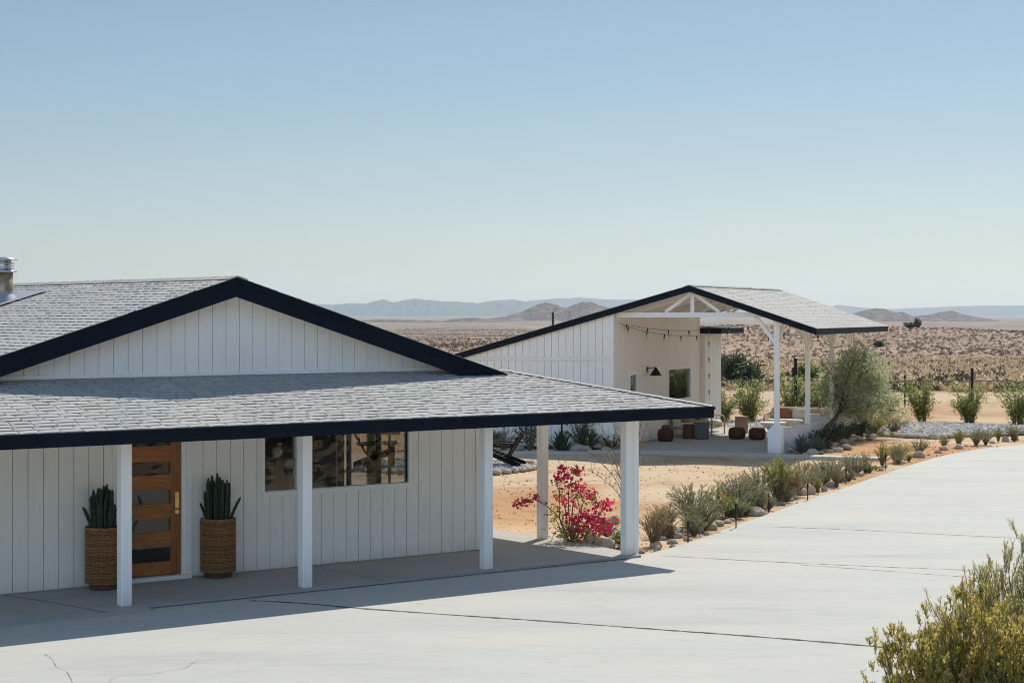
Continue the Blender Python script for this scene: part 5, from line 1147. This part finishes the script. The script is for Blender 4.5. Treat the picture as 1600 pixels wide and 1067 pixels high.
def scatter(n, d0, d1, a0, a1, pw=1.0):
    dd = np.sqrt(RNG.uniform(d0*d0, d1*d1, n)); aa = RNG.uniform(a0, a1, n); return aa*dd, dd
n1 = 4200; X1, Y1 = scatter(n1, 84, 215, -.02, .33); n2 = 12000; X2, Y2 = scatter(n2, 120, 520, -.16, .33); n3 = 9000; X3, Y3 = scatter(n3, 520, 1500, -.18, .16)
X = np.concatenate([X1,X2]); Y = np.concatenate([Y1,Y2]); a = X/Y*F_PX+800; vis = (a > 1122) & (a < 1598); od = np.argsort(np.where(vis, Y, 1e9)); pick = od[:290]; rest = od[290:]
for i in pick:
    o = bpy.data.objects.new('desert_scrub', um[random.randrange(6)]); COL.objects.link(o); s = random.uniform(.4,.95); o.location = (X[i],Y[i],gz(X[i],Y[i])-.03); o.scale = (s*1.1,s*1.1,s*.8); o.rotation_euler = (0,0,random.uniform(0,6.28)); tag(o,'dry grey brown desert shrub on the near slope beyond the fence','shrub','desert shrubs on the near slope')
def mass(X, Y, U, lo, hi, name, label, mt='scrub_dark'):
    Z = ground_z(X,Y); out = []
    an = RNG.uniform(0,6.28,len(X)); sc = RNG.uniform(lo,hi,len(X)); kk = RNG.integers(0,6,len(X))
    for i in range(6):
        s = np.where(kk == i)[0]; u = U[i][None]; c, si = np.cos(an[s])[:,None,None], np.sin(an[s])[:,None,None]; sca = sc[s][:,None,None]
        x_ = (u[...,0]*c-u[...,1]*si)*sca+X[s][:,None,None]; y_ = (u[...,0]*si+u[...,1]*c)*sca+Y[s][:,None,None]; z_ = u[...,2]*sca*.8+Z[s][:,None,None]-.03; out.append(np.stack([x_,y_,z_],-1).reshape(-1,4,3))
    mb = MB(); mb.quads(np.concatenate(out)); tag(mb.build(name, LM[mt]), label, 'scrub', kind='stuff')
nr = rest[Y[rest] < 215]; st_ = RNG.random(len(nr)) < .66; fr_ = rest[Y[rest] >= 215]
mass(X[nr[st_]], Y[nr[st_]], small_u, .3, .8, 'straw_cover', 'pale straw coloured scrub covering the lower desert slope', 'straw')
fr_ = np.concatenate([fr_, nr[~st_]]); mass(X[fr_], Y[fr_], small_u, .22, .68, 'scrub_cover', 'dark desert scrub dotted over the slope up to the ridge')
mass(X3, Y3, tiny_u, .5, 1.3, 'far_scrub_cover', 'pale desert scrub on the plain beyond the ridge', 'scrub')
# scrub and stones on the bank beside the driveway (seen as reflections in the windows)
Xb = RNG.uniform(7,32,4200); Yb = RNG.uniform(-16,30,4200); ft = 6.8+.30*np.maximum(Yb-14,0); k_ = Xb > ft; mass(Xb[k_], Yb[k_], small_u, .5, 1.3, 'bank_scrub', 'scrub on the bank across the driveway')
Yr = RNG.uniform(4,26,260); Xr = 6.4+.30*np.maximum(Yr-14,0)+RNG.uniform(0,1.0,260); tag(stones(np.stack([Xr,Yr,ground_z(Xr,Yr)],-1), .12, M['rock'], 'bank_rocks'), 'pale rocks along the foot of the bank', 'rocks')
# clods and pebbles on the dirt yard
Xp = RNG.uniform(-2.5,13,5200); Yp = 26+RNG.uniform(0,1,5200)*36; on = in_poly(Xp,Yp,[(p.x,p.y) for p in drive]) | in_poly(Xp,Yp,[(p.x,p.y) for p in slab]) | in_poly(Xp,Yp,[tuple(p[:2]) for p in ps])
loc_u = (Xp-A.o.x)*A.X.x+(Yp-A.o.y)*A.X.y; on |= (loc_u < .3); Xp, Yp = Xp[~on], Yp[~on]
tag(stones(np.stack([Xp,Yp,np.full(len(Xp),-.05)],-1), .015, M['pebble'], 'dirt_clods', .7), 'small clods and pebbles strewn over the dirt yard', 'pebbles')

# ------------------------------------------------------------------ the air
hz = MB(); hz.box(-16000,16000,-400,18500,-60,260)
hm = bpy.data.materials.new('haze'); hm.use_nodes = True; ht = hm.node_tree; ht.nodes.clear()
pv = ht.nodes.new('ShaderNodeVolumePrincipled'); ho = ht.nodes.new('ShaderNodeOutputMaterial'); pv.inputs['Color'].default_value = (.74,.90,1.0,1); pv.inputs['Density'].default_value = 4.8e-5; pv.inputs['Anisotropy'].default_value = .4
ht.links.new(pv.outputs[0], ho.inputs['Volume'])
tag(hz.build('haze', hm), kind='stuff')
